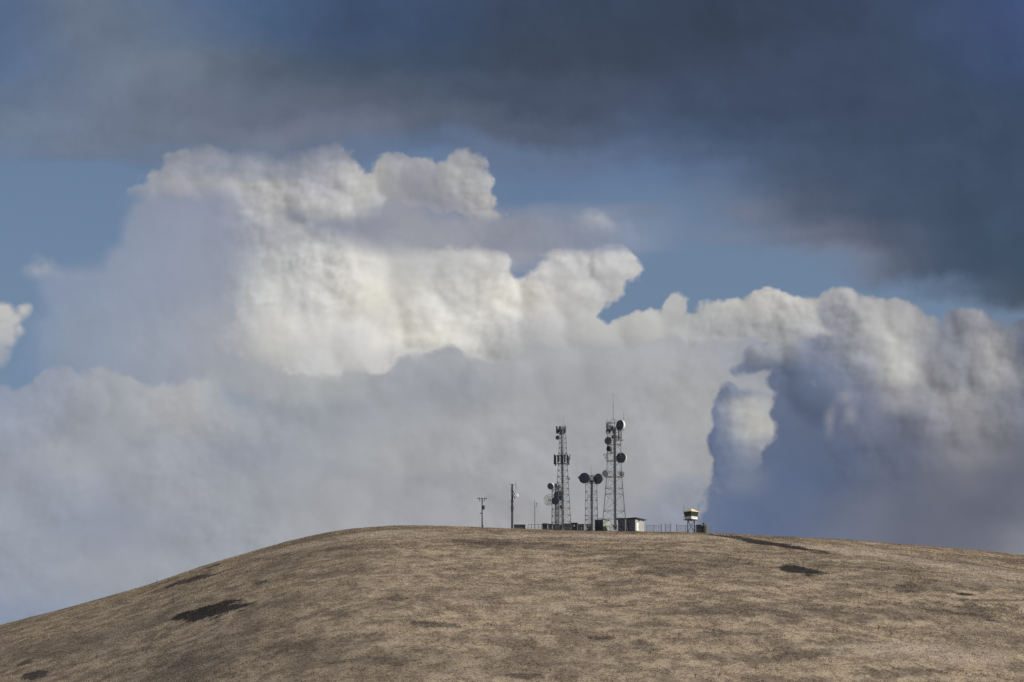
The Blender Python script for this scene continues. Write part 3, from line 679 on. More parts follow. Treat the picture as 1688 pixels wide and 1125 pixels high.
# dry grass, many small tufts (nobody could count them)
rng = np.random.default_rng(11)
N = 700000
ty = 600 + (1016 - 600) * rng.random(N)
tx = (rng.random(N) * 2 - 1) * (ty * .128 + 48)
dens = hash_noise(tx / 9, ty / 5, 21) * .6 + hash_noise(tx / 2.2, ty / 1.6, 22) * .6
keep = dens > rng.random(N) * .95
clear_of = (np.abs(ty - 1003) > 9) | (tx < -9) | (tx > 49)
tx, ty = tx[keep & clear_of], ty[keep & clear_of]
tz = ground_z(tx, ty); n = len(tx)
hgt = (.06 + .13 * rng.random(n) ** 1.6) * (.7 + .6 * hash_noise(tx / 11, ty / 7, 5))
wid = .05 + .07 * rng.random(n)
cos_, faces_, tone_ = [], [], []
for b in range(3):
    ang = rng.random(n) * 6.283; lean = (rng.random(n)) * .22; off = (rng.random((n, 2)) - .5) * .34
    bx_, by_ = tx + off[:, 0], ty + off[:, 1]
    dx, dy = np.cos(ang) * wid, np.sin(ang) * wid
    h_ = hgt * (.7 + .6 * rng.random(n))
    a = np.stack([bx_ - dx, by_ - dy, tz - .05], 1); c = np.stack([bx_ + dx, by_ + dy, tz - .05], 1)
    t = np.stack([bx_ + np.cos(ang * 3) * lean, by_ + np.sin(ang * 3) * lean, tz + h_], 1)
    cos_.append(np.stack([a, c, t], 1).reshape(-1, 3))
    tone_.append(np.repeat(.88 + .30 * rng.random(n) ** 1.3, 3))
co = np.concatenate(cos_); fc = np.arange(len(co)).reshape(-1, 3)
me = bpy.data.meshes.new('dry_grass_mesh'); fill_mesh(me, co, fc)
at_ = me.attributes.new('tone', 'FLOAT', 'POINT'); at_.data.foreach_set('value', np.concatenate(tone_).astype(np.float32))
go_ = link('dry_grass', me, grassland('dry_grass_blades', 1.18, tuft=True))
tag(go_, 'short dry straw-coloured grass covering the hillside', 'grass', kind='stuff')

# ------------------------------------------------------------------ mesh builder
class MB:
    def __init__(s): s.v, s.f = [], []
    def add(s, vs, fs):
        k = len(s.v); s.v += [tuple(p) for p in vs]; s.f += [tuple(i + k for i in f) for f in fs]; return s
    def tube(s, a, b, r, r2=None, n=6):
        a, b = Vector(a), Vector(b); r2 = r if r2 is None else r2
        d = (b - a); q = d.to_track_quat('Z', 'Y')
        vs = []
        for p, rr in ((a, r), (b, r2)):
            for i in range(n):
                t = 2 * math.pi * i / n
                vs.append(p + q @ Vector((rr * math.cos(t), rr * math.sin(t), 0)))
        fs = [(i, (i + 1) % n, n + (i + 1) % n, n + i) for i in range(n)] + [tuple(range(n))[::-1], tuple(range(n, 2 * n))]
        return s.add(vs, fs)
    def box(s, c, d, rz=0.0, taper=1.0):
        c = Vector(c); vs = []
        R = Matrix.Rotation(rz, 3, 'Z')
        for sz in (-1, 1):
            k = taper if sz > 0 else 1.0
            for sx, sy in ((-1, -1), (1, -1), (1, 1), (-1, 1)):
                vs.append(c + R @ Vector((sx * d[0] / 2 * k, sy * d[1] / 2 * k, sz * d[2] / 2)))
        return s.add(vs, [(3, 2, 1, 0), (4, 5, 6, 7), (0, 1, 5, 4), (1, 2, 6, 5), (2, 3, 7, 6), (3, 0, 4, 7)])
    def lathe(s, prof, c, axis, n=24):
        """prof: [(distance along axis, radius)]"""
        c = Vector(c); q = Vector(axis).normalized().to_track_quat('Z', 'Y'); vs, fs = [], []
        for z, r in prof:
            for i in range(n):
                t = 2 * math.pi * i / n
                vs.append(c + q @ Vector((r * math.cos(t), r * math.sin(t), z)))
        for j in range(len(prof) - 1):
            for i in range(n):
                fs.append((j * n + i, j * n + (i + 1) % n, (j + 1) * n + (i + 1) % n, (j + 1) * n + i))
        fs.append(tuple(range(n))[::-1]); fs.append(tuple(range((len(prof) - 1) * n, len(prof) * n)))
        return s.add(vs, fs)
    def build(s, name, m, parent=None, smooth=False):
        me = bpy.data.meshes.new(name); me.from_pydata(s.v, [], s.f); me.update()
        o = link(name, me, m, parent)
        if smooth:
            me.polygons.foreach_set('use_smooth', [len(p.vertices) == 4 for p in me.polygons])
            me.set_sharp_from_angle(angle=rad(35))
        return o

K = 0.14374        # metres per photograph pixel at 1 km
KZ = 0.1457

class Site:
    """local metres about a base seen at (px, base row) standing at distance Y"""
    def __init__(s, px, Y):
        p = at(px, 870, Y); s.px, s.Y = px, Y
        s.x = p.x; s.z = gz(p.x, Y)
        s.loc = (s.x, Y, s.z - .12)
        t = (s.loc[2] / Y); q = at(px, 870, Y)
        s.k = (FWD.dot(Vector(s.loc))) / FPX
        s.kz = s.k / math.cos(PITCH)
        b = UPV.dot(Vector(s.loc)) / FWD.dot(Vector(s.loc))
        s.base_py = CY - b * FPX
    def X(s, px): return (px - s.px) * s.k
    def Z(s, py): return (s.base_py - py) * s.kz
    def P(s, px, py, y=0.0): return Vector((s.X(px), y, s.Z(py)))

def dish(parent, c, r, normal, depth, face, shroud, ribs=True, mount_to=None, name='dish_antenna', cone=None):
    """shrouded microwave drum: face towards normal, shroud behind it"""
    nrm = Vector(normal).normalized(); c = Vector(c)
    d = MB().lathe([(-depth * .55, r * .30), (-depth * .30, r * .72), (0, r * .985), (depth * .5, r * .985)], c - nrm * depth * .5, nrm, 28).build(name, shroud, parent, True)
    MB().lathe([(0, r * .93), (.05, r * .93), (.10, r * .60), (.12, r * .1)], c + nrm * .003, nrm, 28).build('radome', face, d, True)
    MB().lathe([(-.06, r * 1.03), (.04, r * 1.03), (.04, r * .94), (-.06, r * .94)], c, nrm, 28).build('rim', shroud, d)
    if ribs:
        up = Vector((0, 0, 1)); side = nrm.cross(up).normalized(); m = MB()
        for a in (side, up):
            m.tube(c + a * r * .95 + nrm * .14, c - a * r * .95 + nrm * .14, .02, n=4)
        m.build('strap', M['palegrey'], d)
    if cone:
        m = MB().lathe([(0, cone[1]), (cone[2] * .5, cone[1] * .62), (cone[2], .08)], c + Vector(cone[3]), cone[0], 20)
        m.build('feed_cone', face, d, True)
    if mount_to is not None:
        back = c - nrm * depth * .8
        mm = MB().tube(back, mount_to, .06); mm.tube(back, Vector(mount_to) + Vector((0, 0, .45)), .035); mm.build('mount_arm', M['steel'], d)
    return d

def lattice(root, w, zs, leg_r=.075, brace_r=.035, front=1.0, horiz=True, mtl='steel', pat='X', skip=()):
    """three-legged lattice: w(z) = half width seen from the front; legs left, right (behind) and front"""
    def leg(i, z):
        h = w(z)
        return Vector(((-h, h * .55, z), (h, h * .55, z), (h * .06, -h * 1.05 * front, z))[i])
    for i in range(3):
        m = MB()
        for a, b in zip(zs[:-1], zs[1:]): m.tube(leg(i, a), leg(i, b), leg_r * (1.0 if a < zs[-1] * .5 else .85), n=6)
        m.build('leg', M[mtl], root)
    for j, (a, b) in enumerate(zip(zs[:-1], zs[1:])):
        m = MB()
        for i, k in ((0, 2), (1, 2), (0, 1)):
            if pat == 'X' or (i, k) == (0, 1):
                m.tube(leg(i, a), leg(k, b), brace_r, n=4); m.tube(leg(k, a), leg(i, b), brace_r, n=4)
            else:                                     # K-brace: diagonals meet at the middle of the upper strut
                mid = (leg(i, b) + leg(k, b)) / 2
                m.tube(leg(i, a), mid, brace_r, n=4); m.tube(leg(k, a), mid, brace_r, n=4)
            if horiz: m.tube(leg(i, b), leg(k, b), brace_r * 1.05, n=4)
        m.build('lattice_panel', M[mtl], root)
    return leg

def whip(parent, base, h, r=.028, name='whip_antenna', m='dark'):
    b = Vector(base)
    return MB().tube(b, b + Vector((0, 0, h * .45)), r * 1.5, r * 1.2, 6).tube(b + Vector((0, 0, h * .45)), b + Vector((0, 0, h)), r, r * .5, 6).build(name, M[m], parent)

# ================================================================== tallest mast (D)
s = Site(1013, 1003)
D = thing('lattice_mast', 'tallest lattice radio mast, cable-laden front leg and dark drums on its right side', 'radio mast', s.loc)
zt, z0 = s.Z(698), 0
wD = lambda z: (21.5 - 10.0 * min(1, (z / s.Z(770)) ** .8)) * s.k if z < s.Z(770) else 11.5 * s.k - (z - s.Z(770)) / (zt - s.Z(770)) * .5 * s.k
rows = [0, s.Z(856), s.Z(842), s.Z(815), s.Z(805), s.Z(787), s.Z(778), s.Z(761), s.Z(748), s.Z(734), s.Z(722), s.Z(710), zt]
legD = lattice(D, wD, rows, .095, .036, pat='K')
m = MB()
for off in (-.22, -.1, .03, .15, .26):
    m.tube((off + .05, legD(2, 0).y - .14, .2), (off + .05, legD(2, zt).y - .16, zt - 1.5 + off), .055, n=6)
for i in range(60):
    z = .6 + i * (zt - 2.6) / 60
    yy = legD(2, z).y - .2
    m.tube((-.28, yy, z), (.38, yy, z), .03, n=4)
m.build('cable_ladder', M['cable'], D)
apex = s.P(1011.5, 691.5, -.2)
m = MB()
for i in range(3): m.tube(legD(i, zt), apex, .05, n=5)
m.build('top_frame', M['dark'], D)
for px0, px1, py in ((1000, 1014, 698), (999.5, 1013, 711), (1003, 1024, 734), (1000, 1027, 760.5), (997, 1029, 787), (1017, 1028, 727)):
    m = MB()
    m.tube(s.P(px0, py, -1.0), s.P(px1, py, -1.0), .055, n=5); m.tube(s.P(px0, py, .6), s.P(px1, py, .6), .04, n=4); m.tube(s.P(px0, py, -1.0), s.P(px0, py, .6), .04, n=4); m.tube(s.P(px1, py, -1.0), s.P(px1, py, .6), .04, n=4)
    m.build('antenna_frame', M['steel'], D)
m = MB()
for px in (999.8, 1003.5, 1006.5):
    m.tube(s.P(px, 697.5, -1.0), s.P(px, 717, -1.0), .045, n=5)
m.tube(s.P(999.8, 704, -1.0), s.P(1010, 704, -1.0), .04, n=4).tube(s.P(999.8, 715, -1.0), s.P(1009, 721, -1.0), .035, n=4).tube(s.P(999.8, 717, -1.0), s.P(1010, 717, -1.0), .035, n=4)
m.build('antenna_rack', M['dark'], D)
for px, py, w_, h_ in ((1009.5, 707, .5, .7), (1012, 713, .45, .9), (1017, 722, .5, .6), (1010.5, 722, .4, .8), (1005, 713, .35, .7), (1008.5, 748, .5, .5)):
    b1 = MB().box(s.P(px, py, -.75), (w_, .3, h_), .2).build('radio_unit', M['graphite'], D)
    MB().tube(s.P(px, py, -.6), Vector((0, -.2, s.Z(py))), .03, n=4).build('bracket', M['dark'], b1)
w1 = MB().tube(apex, s.P(1011.5, 670, -.2), .045, .04, 6).tube(s.P(1011.5, 670, -.2), s.P(1011.5, 648, -.2), .03, .015, 6)
for py in (671, 653): w1.tube(s.P(1009.8, py, -.2), s.P(1013.2, py, -.2), .025, n=4)
w1.build('whip_antenna', M['dark'], D)
for px, py0, py1 in ((1028.6, 712, 681), (1001.2, 698, 690), (1000.5, 758, 748)): whip(D, s.P(px, py0, -.9), (py0 - py1) * s.kz, .04)
for px, py0, py1, y in ((1000.5, 700, 715, -.9), (1003, 699, 712, .3), (1006, 702, 714, -.4), (1008.5, 704, 712, -1.1), (1020.5, 712, 728, -.7), (1024.5, 711, 729, -.9), (1017.2, 719, 730, -1.1), (1014.8, 708, 722, -1.2)):
    c = (s.P(px, py0, y) + s.P(px, py1, y)) / 2
    p = MB().box(c, (.28, .16, (py1 - py0) * s.kz), .3).build('panel_antenna', M['graphite'], D)
    MB().tube(c + Vector((0, .14, -.4)), Vector((0, -.4, c.z)), .03, n=4).build('bracket', M['dark'], p)
rD = 9 * s.k
dish(D, s.P(1022.5, 703.5, -1.4), rD, (-.72, -.68, .02), 1.0, M['navy'], M['white'], True, s.P(1016, 706, -.3))
dish(D, s.P(1024, 757, -1.4), rD * .97, (-.34, -.93, 0), .95, M['navy'], M['white'], True, s.P(1014, 757, -.3))
dish(D, s.P(1002.5, 729, -1.6), 6.1 * s.k, (-.45, -.85, .0), .7, M['graphite'], M['graphite'], False, s.P(1009, 729, -.3))
dish(D, s.P(1003.2, 742, -1.5), 4.6 * s.k, (-.70, -.65, .0), 1.1, M['cabinet_dark'], M['graphite'], False, s.P(1009, 743, -.3))
dish(D, s.P(998.3, 783, -1.8), 5.6 * s.k, (-.10, -.98, .12), .5, M['palegrey'], M['palegrey'], False, s.P(1003, 783, -.3))
dish(D, s.P(1025.3, 783, -1.2), 4.0 * s.k, (.1, -.95, .0), .5, M['graphite'], M['dark'], True, s.P(1019, 783, 0))
for (px, py) in ((998, 752), (1000, 757)):          # grid yagis
    m = MB(); c = s.P(px, py, -1.2)
    m.tube(c + Vector((-.55, 0, 0)), c + Vector((.9, .6, 0)), .03, n=4)
    for t in np.linspace(-.5, .5, 6): m.tube(c + Vector((t, 0, -.45 + abs(t) * .3)), c + Vector((t, 0, .45 - abs(t) * .3)), .028, n=4)
    m.build('yagi_antenna', M['steel_light'], D)
m = MB().box(s.P(1013, 870, legD(2, .3).y), (.9, .9, .5)); m.build('footing', M['plinth'], D)

# ================================================================== slim mast (A)
s = Site(928, 1006)
A = thing('lattice_mast', 'second tallest lattice mast, crowned with antennas, white panel antennas at mid height', 'radio mast', s.loc)
ztA = s.Z(716)
wA = lambda z: (14.2 - 9.0 * min(1, z / ztA) ** .85) * s.k
rowsA = [0] + [s.Z(p) for p in (860, 849, 838, 827, 816, 806, 796, 786, 776, 767, 757, 748, 739, 731, 723, 716)]
legA = lattice(A, wA, rowsA, .068, .027)
m = MB()
for off in (-.16, -.02, .12): m.tube((off, legA(2, 0).y - .12, .2), (off - .3, legA(2, ztA).y - .12, ztA), .06, n=6)
m.build('cable_ladder', M['cable'], A)
m, m2 = MB(), MB()
for a in range(10):
    t = a * math.pi / 5
    r = 1.05
    p0 = s.P(925.2, 714, 0) + Vector((r * math.cos(t), r * math.sin(t), 0)); p1 = s.P(925.2, 714, 0) + Vector((r * math.cos(t + .628), r * math.sin(t + .628), 0))
    m.tube(p0, p1, .06, n=4); m2.tube(p0 + Vector((0, 0, 1.0)), p1 + Vector((0, 0, 1.0)), .03, n=4)
    m.tube(p0, s.P(926, 718, 0), .04, n=4)
m.build('platform', M['dark'], A); m2.build('guard_ring', M['dark'], A)
for a in range(5):
    t = a * 1.257 + .5
    MB().box(s.P(925.4, 711, 0) + Vector((.62 * math.cos(t), .6 * math.sin(t), 0)), (.55, .3, .75), t + 1.57).build('radio_unit', M['graphite' if a % 2 else 'dark'], A)
for a in range(9):
    t = a * 2 * math.pi / 9 + .2
    c = s.P(925.2, 709 + (a % 2) * 1.2, 0) + Vector((1.12 * math.cos(t), 1.0 * math.sin(t), 0))
    p = MB().box(c, (.30, .18, 1.35 + .25 * (a % 3)), t + 1.57).build('panel_antenna', M['navy' if a % 3 else 'dark'], A)
whip(A, s.P(929.8, 714, 0), 31 * s.kz, .022); whip(A, s.P(925, 712, 0), 12 * s.kz, .02); whip(A, s.P(927.5, 712, 0), 14 * s.kz, .02)
dish(A, s.P(919.2, 723, -.8), 3.6 * s.k, (-.5, -.85, .1), .35, M['graphite'], M['graphite'], False, s.P(923, 723, 0))
dish(A, s.P(938, 790, -.5), 2.4 * s.k, (.5, -.8, .1), .3, M['graphite'], M['graphite'], False, s.P(934, 791, 0))
for py in (752, 765):
    m = MB()
    for a in range(3):
        t0, t1 = a * 2.094 + .52, (a + 1) * 2.094 + .52
        p0 = s.P(926.5, py, 0) + Vector((1.75 * math.cos(t0), 1.5 * math.sin(t0), 0)); p1 = s.P(926.5, py, 0) + Vector((1.75 * math.cos(t1), 1.5 * math.sin(t1), 0))
        m.tube(p0, p1, .055, n=5); m.tube(p0, s.P(926.5, py, 0), .05, n=5)
    m.build('antenna_frame', M['dark'], A)
for px, py0, py1, y, mt in ((914, 750, 766.5, -.2, 'dark'), (916, 751, 768, .5, 'cabinet_dark'), (919.5, 752, 765, -1.1, 'dark'), (921.5, 753, 763, -1.2, 'graphite'), (925, 751, 765, -1.2, 'dark'), (927.6, 753, 767, -1.0, 'dark'),
                        (930.6, 751, 764, -1.2, 'dark'), (932.6, 750, 764.5, -1.3, 'white'), (935.3, 751, 765, -.9, 'dark'), (937.3, 753, 767, .2, 'graphite'), (939.6, 749.5, 763.5, -.3, 'white'), (938, 755, 766, .8, 'dark')):
    c = (s.P(px, py0, y) + s.P(px, py1, y)) / 2
    p = MB().box(c, (.22 if mt == 'white' else .27, .16, (py1 - py0) * s.kz), (px - 926) * .03).build('panel_antenna', M[mt], A)
    if mt == 'white': p['label'] = 'white panel antenna'

# ================================================================== short tower hung with drums beside it (B)
s = Site(918, 1001)
Bt = thing('lattice_tower', 'short lattice tower with stacked dark drums and a pale grid dish, by the slim mast', 'radio tower', s.loc)
ztB = s.Z(799)
legB = lattice(Bt, lambda z: 8.6 * s.k - .02 * z, [0] + [s.Z(p) for p in (862, 851, 840, 829, 818, 808, 799)], .07, .030)
m = MB()
for off in (-.42, -.30, -.05, .35, .5): m.tube((off, legB(2, 0).y - .1, .1), (off, legB(2, ztB).y - .1, ztB - abs(off)), .06, n=6)
m.build('cable_ladder', M['cable'], Bt)
MB().tube(s.P(910, 874, -.7), s.P(910, 797, -.7), .07, n=6).tube(s.P(910, 845, -.7), s.P(914, 845, 0), .04, n=4).tube(s.P(910, 812, -.7), s.P(914, 812, 0), .04, n=4).build('side_pole', M['dark'], Bt)
dish(Bt, s.P(907.5, 803.5, -1.3), 5.6 * s.k, (-.42, -.86, -.28), .75, M['navy'], M['white'], True, s.P(910, 803, -.7))
dish(Bt, s.P(915.6, 828, -2.1), 6.4 * s.k, (-.30, -.95, -.05), .7, M['navy'], M['graphite'], False, s.P(917, 827, -.9))
dish(Bt, s.P(920.8, 819.5, -1.5), 8.2 * s.k, (-.22, -.97, 0), .8, M['navy'], M['graphite'], True, s.P(919, 819, -.6))
dish(Bt, s.P(916.6, 802, -1.4), 3.3 * s.k, (-.75, -.6, 0), 1.3, M['graphite'], M['graphite'], False, s.P(918, 802, -.6))
dish(Bt, s.P(924.0, 803, -1.4), 3.2 * s.k, (.35, -.9, 0), .7, M['graphite'], M['graphite'], False, s.P(922, 803, -.6))
dish(Bt, s.P(925.5, 837, -1.3), 3.0 * s.k, (-.2, -.9, 0), .6, M['graphite'], M['graphite'], False, s.P(922, 837, -.6))
# round wire grid dish
c = s.P(905.3, 826, -1.6); R9 = 9.0 * s.k
nrm = Vector((-.25, -.96, .05)).normalized(); up = Vector((0, 0, 1)); sd = nrm.cross(up).normalized(); up2 = sd.cross(nrm)
m = MB()
def pr(r, t):
    return c + (sd * math.cos(t) + up2 * math.sin(t)) * r - nrm * (.45 * (1 - (r / R9) ** 2))
for r in (R9, R9 * .66, R9 * .33):
    for i in range(24): m.tube(pr(r, i * math.pi / 12), pr(r, (i + 1) * math.pi / 12), .028 if r < R9 else .05, n=4)
for i in range(12):
    for r0, r1 in ((0, R9 * .33), (R9 * .33, R9 * .66), (R9 * .66, R9)): m.tube(pr(r0, i * math.pi / 6), pr(r1, i * math.pi / 6), .026, n=4)
for k in range(-9, 10):
    x = k * R9 / 10; h = math.sqrt(max(0, R9 * R9 - x * x)); prev = None
    for j in range(7):
        y = -h + j * h / 3; r = math.hypot(x, y); p = pr(r, math.atan2(y, x))
        if prev is not None: m.tube(prev, p, .016, n=3)
        prev = p
gd = m.build('grid_dish', M['grid'], Bt); gd['label'] = 'pale see-through wire grid dish'
MB().tube(c - nrm * .45, c + nrm * .7, .05, n=5).tube(c - nrm * .45, s.P(913, 826, -.8), .06, n=5).build('feed_arm', M['dark'], gd)

# ================================================================== short wide tower with two big drums on top (C)
s = Site(975, 1004)
Ct = thing('lattice_tower', 'short lattice tower topped by two big drums pointing left and right', 'radio tower', s.loc)
ztC = s.Z(798)
legC = lattice(Ct, lambda z: 10.3 * s.k - .012 * z, [0] + [s.Z(p) for p in (866, 857, 850, 839, 825, 811, 798)], .068, .028)
m = MB()
for off in (-.15, .0, .13, .26): m.tube((off, legC(2, 0).y - .1, .1), (off, legC(2, ztC).y - .1, ztC + .6), .06, n=6)
m.build('cable_ladder', M['cable'], Ct)
m = MB()
for py in (785.5, 797): m.tube(s.P(969, py, -1.3), s.P(983, py, -1.3), .06, n=5); m.tube(s.P(969, py, .7), s.P(983, py, .7), .05, n=5); m.tube(s.P(969, py, -1.3), s.P(969, py, .7), .05, n=5); m.tube(s.P(983, py, -1.3), s.P(983, py, .7), .05, n=5)
m.tube(s.P(969, 785, -1.3), s.P(969, 798, -1.3), .05, n=5).tube(s.P(983, 785, -1.3), s.P(983, 798, -1.3), .05, n=5).tube(s.P(976, 785, -1.3), s.P(976, 798, -1.3), .09, n=5)
m.build('top_platform', M['dark'], Ct)
for px, w_ in ((972.5, .65), (978.3, .3)):
    MB().box(s.P(px, 791.5, -.5), (w_, .6, 1.35)).build('equipment_box', M['palegrey'], Ct)
dish(Ct, s.P(963.2, 790.3, -1.5), 8.7 * s.k, (-.28, -.96, 0), .7, M['navy'], M['navy'], False, s.P(971, 790, -.3), cone=((-1, -.10, .03), 5.6 * s.k, 7.0 * s.k, (-3.6 * s.k, -.05, .1)))
d2 = dish(Ct, s.P(986, 791, -1.0), 8.6 * s.k, (-.62, -.78, 0), .5, M['graphite'], M['graphite'], True, s.P(979, 790, -.3), cone=((.93, .30, 0), 7.9 * s.k, 9.0 * s.k, (.15, .25, 0)))
whip(Ct, s.P(974.8, 786, 0), 20 * s.kz, .022)
m = MB()
for py in (818, 822, 838): m.tube(s.P(967, py, -1.4), s.P(985, py, -1.4), .03, n=4)
m.tube(s.P(968, 822, -1.4), s.P(983, 815, -1.4), .025, n=4)
for px in (968, 973, 978, 983): m.tube(s.P(px, 815, -1.4), s.P(px, 838, -1.4), .022, n=4)
m.build('yagi_antenna', M['steel'], Ct)

# ================================================================== poles left of the masts
s = Site(794.8, 1000)
U = thing('utility_pole', 'thin wooden utility pole with crossarm and transformer, leftmost on the hilltop', 'utility pole', s.loc)
MB().tube((0, 0, 0), (-.02, 0, s.Z(821)), .17, .11, 10).build('pole', M['wood'], U, True)
ca_ = MB().box(s.P(794.8, 823, -.12), (16 * s.k, .10, .12)); ca_.tube(s.P(789, 823, -.12), s.P(794.8, 829, -.1), .025, n=4).tube(s.P(800, 823, -.12), s.P(794.8, 829, -.1), .025, n=4)
ca_ = ca_.build('crossarm', M['wood'], U)
for px in (787.5, 790.5, 799, 801.5):
    MB().lathe([(0, .05), (.1, .1), (.16, .05), (.24, .09), (.30, .03)], s.P(px, 822.6, -.12), (0, 0, 1), 8).build('insulator', M['porcelain'], ca_)
for px in (790, 798.5):
    MB().tube(s.P(px, 823, -.2), s.P(px + .4, 828, -.2), .07, .05, 6).build('fuse_cutout', M['dark'], ca_)
t_ = MB().lathe([(0, .24), (.05, .31), (.85, .31), (.92, .2)], s.P(797.4, 840.5, -.15), (0, 0, 1), 14).build('transformer', M['dark'], U, True)
MB().tube(s.P(795.5, 836.5, -.15), s.P(799.5, 834.8, -.15), .07, n=5).tube(s.P(797, 834, -.15), s.P(797, 832.8, -.15), .05, n=5).build('bushing', M['porcelain'], t_)
MB().box(s.P(792.8, 846.6, -.1), (.55, .2, .2)).build('bracket', M['dark'], U)
MB().box(s.P(795.6, 868.5, -.15), (.34, .2, .7)).build('meter_box', M['dark'], U)

s = Site(844.3, 999)
U2 = thing('antenna_pole', 'thick dark wooden pole carrying two small white dishes near its top', 'pole', s.loc)
MB().tube((0, 0, 0), (0, 0, s.Z(799)), .28, .20, 12).build('pole', M['wood'], U2, True)
MB().tube(s.P(840.3, 799.3, -.2), s.P(850.5, 799.3, -.2), .045, n=5).tube(s.P(840.4, 800, -.2), s.P(840.4, 797.5, -.2), .03, n=4).build('crossarm', M['dark'], U2)
whip(U2, s.P(850.6, 808, -.2), 16 * s.kz, .03)
whip(U2, s.P(842, 812, -.2), 9 * s.kz, .02)
dish(U2, s.P(852.6, 818, -.5), 2.7 * s.k, (.45, -.85, .2), .35, M['palegrey'], M['white'], False, s.P(846, 818, 0))
dish(U2, s.P(848.8, 818.8, -.6), 1.5 * s.k, (.3, -.9, .2), .25, M['white'], M['palegrey'], False, s.P(845.5, 819, 0))
MB().tube(s.P(845.5, 809, -.1), s.P(848, 815, -.2), .08, n=5).tube(s.P(848, 815, -.2), s.P(848.5, 823, -.2), .1, n=5).build('bracket', M['dark'], U2)
for py, w_ in ((827, 5.5), (832, 3.6), (837.5, 5), (842, 4.2)):
    MB().box(s.P(844.3, py, -.15), (w_ * s.k, .5, .22 if py != 837.5 else .6)).build('clamp_band', M['dark'], U2)
MB().tube(s.P(843.5, 874, -.34), s.P(843.5, 845, -.34), .05, n=5).build('conduit', M['steel_light'], U2)

s = Site(881.6, 1001)
T = thing('antenna_mast', 'slender bare pole mast with a tiny aerial, between pipe rails and dark cabinets', 'mast', s.loc)
MB().tube((0, 0, 0), (0, 0, s.Z(826)), .07, .05, 8).build('pole', M['dark'], T)
m = MB().tube(s.P(881.6, 838, 0), s.P(884.6, 836, 0), .03, n=4).tube(s.P(884.6, 836, 0), s.P(884.6, 829, 0), .045, n=5)
m.tube(s.P(883.4, 831, 0), s.P(885.8, 831, 0), .05, n=4)
m.build('aerial', M['steel'], T)

# ================================================================== cabinets, shelters
def cabinet(px0, px1, py_top, Y, m, label, group='equipment cabinets along the hilltop', rz=0.0, depth=1.1, door=2, sign=None, name='equipment_cabinet', cat='cabinet'):
    s = Site((px0 + px1) / 2, Y); w_ = (px1 - px0) * s.k; h_ = s.Z(py_top)
    root = thing(name, label, cat, s.loc, rz, group)
    MB().box((0, 0, h_ / 2), (w_, depth, h_)).build('body', m, root)
    MB().box((0, 0, h_ + .05), (w_ + .14, depth + .14, .10), taper=.94).build('roof', M['cabinet_dark'], root)
    MB().box((0, -depth / 2 - .04, .09), (w_ + .1, .12, .18)).build('base', M['plinth'], root)
    for i in range(door):
        dw = w_ / door
        x = -w_ / 2 + dw * (i + .5)
        d = MB().box((x, -depth / 2 - .022, h_ * .5 + .05), (dw * .88, .04, h_ * .78)).build('door', m, root)
        v = MB()
        for k in range(4): v.box((x, -depth / 2 - .052, h_ * .62 + k * .09), (dw * .6, .02, .04))
        v.build('vent', M['cabinet_dark'], d)
        MB().tube((x + dw * .32, -depth / 2 - .07, h_ * .42), (x + dw * .32, -depth / 2 - .07, h_ * .54), .02, n=5).build('handle', M['steel_light'], d)
    if sign:
        MB().box(((sign[0] - s.px) * s.k, -depth / 2 - .09, s.Z(sign[1])), (sign[2] * s.k, .03, sign[3] * s.kz)).build('notice', M['white'], root)
    return root
cabinet(847.3, 866, 866.3, 1001, M['cabinet_mid'], 'low blue-grey cabinet at the foot of the thick dark pole', door=4, depth=1.4)
cabinet(894, 902.5, 864.3, 1003, M['cabinet'], 'dark grey-green cabinet right of the pipe rail, leftmost of the dark row', door=2, depth=1.2)
cabinet(903.5, 911, 865, 1003.5, M['cabinet_mid'], 'small lighter blue-grey cabinet behind the left leg of the short drum-hung tower', door=2)
cabinet(911.6, 927.5, 865.5, 1008.5, M['cabinet_dark'], 'charcoal cabinet behind the feet of the slim mast, white notice on it', door=4, sign=(918.6, 870, 1.6, 6))
cabinet(929.2, 941, 864.5, 1002.5, M['cabinet'], 'dark green-grey cabinet just right of the slim mast', door=3)
cabinet(941.6, 952, 863.2, 1003.5, M['cabinet_dark'], 'tallest charcoal cabinet of the dark row, white notice high on it', door=3, sign=(946.6, 867.5, 1.8, 3.2))
cabinet(952.6, 963, 865.4, 1003, M['cabinet_dark'], 'charcoal cabinet beside the left foot of the two-drum tower', door=3, sign=(958.5, 872, 1.6, 3.4))
cabinet(966.5, 976, 865.2, 1006.5, M['palegrey'], 'pale grey cabinet standing inside the legs of the two-drum tower', door=2)

# pale green equipment shelter seen on its corner
s = Site(993, 1003.5)
S1 = thing('equipment_shelter', 'small pale green shelter with dark shaded side, between two-drum tower and tallest mast', 'shelter', s.loc, rad(-42))
h_ = s.Z(858.8)
MB().box((0, 0, .1), (2.75, 2.55, .36)).build('plinth', M['plinth'], S1)
MB().box((0, 0, .28 + (h_ - .28) / 2), (2.62, 2.42, h_ - .28)).build('wall', M['shelter'], S1)
MB().box((0, 0, h_ + .05), (2.76, 2.56, .11)).build('roof', M['roof'], S1)
lv = MB().box((0, -1.21 - .02, .3 + (h_ - .34) / 2), (2.5, .04, h_ - .42)).build('shade_panel', M['cabinet_mid'], S1)  # added dark panel, puts the left wall's shade into colour
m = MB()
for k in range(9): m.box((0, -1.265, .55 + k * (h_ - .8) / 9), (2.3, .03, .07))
m.build('shade_slat', M['cabinet'], lv)  # slats added to that darkening panel
d = MB().box((1.31 + .025, -.15, 1.25), (.05, .95, 1.95)).build('door', M['shelter'], S1)
MB().box((1.38, .22, 1.2), (.05, .06, .2)).build('handle', M['dark'], d)
MB().box((1.33, .85, 1.9), (.05, .4, .35)).build('vent', M['palegrey'], S1)
m = MB()
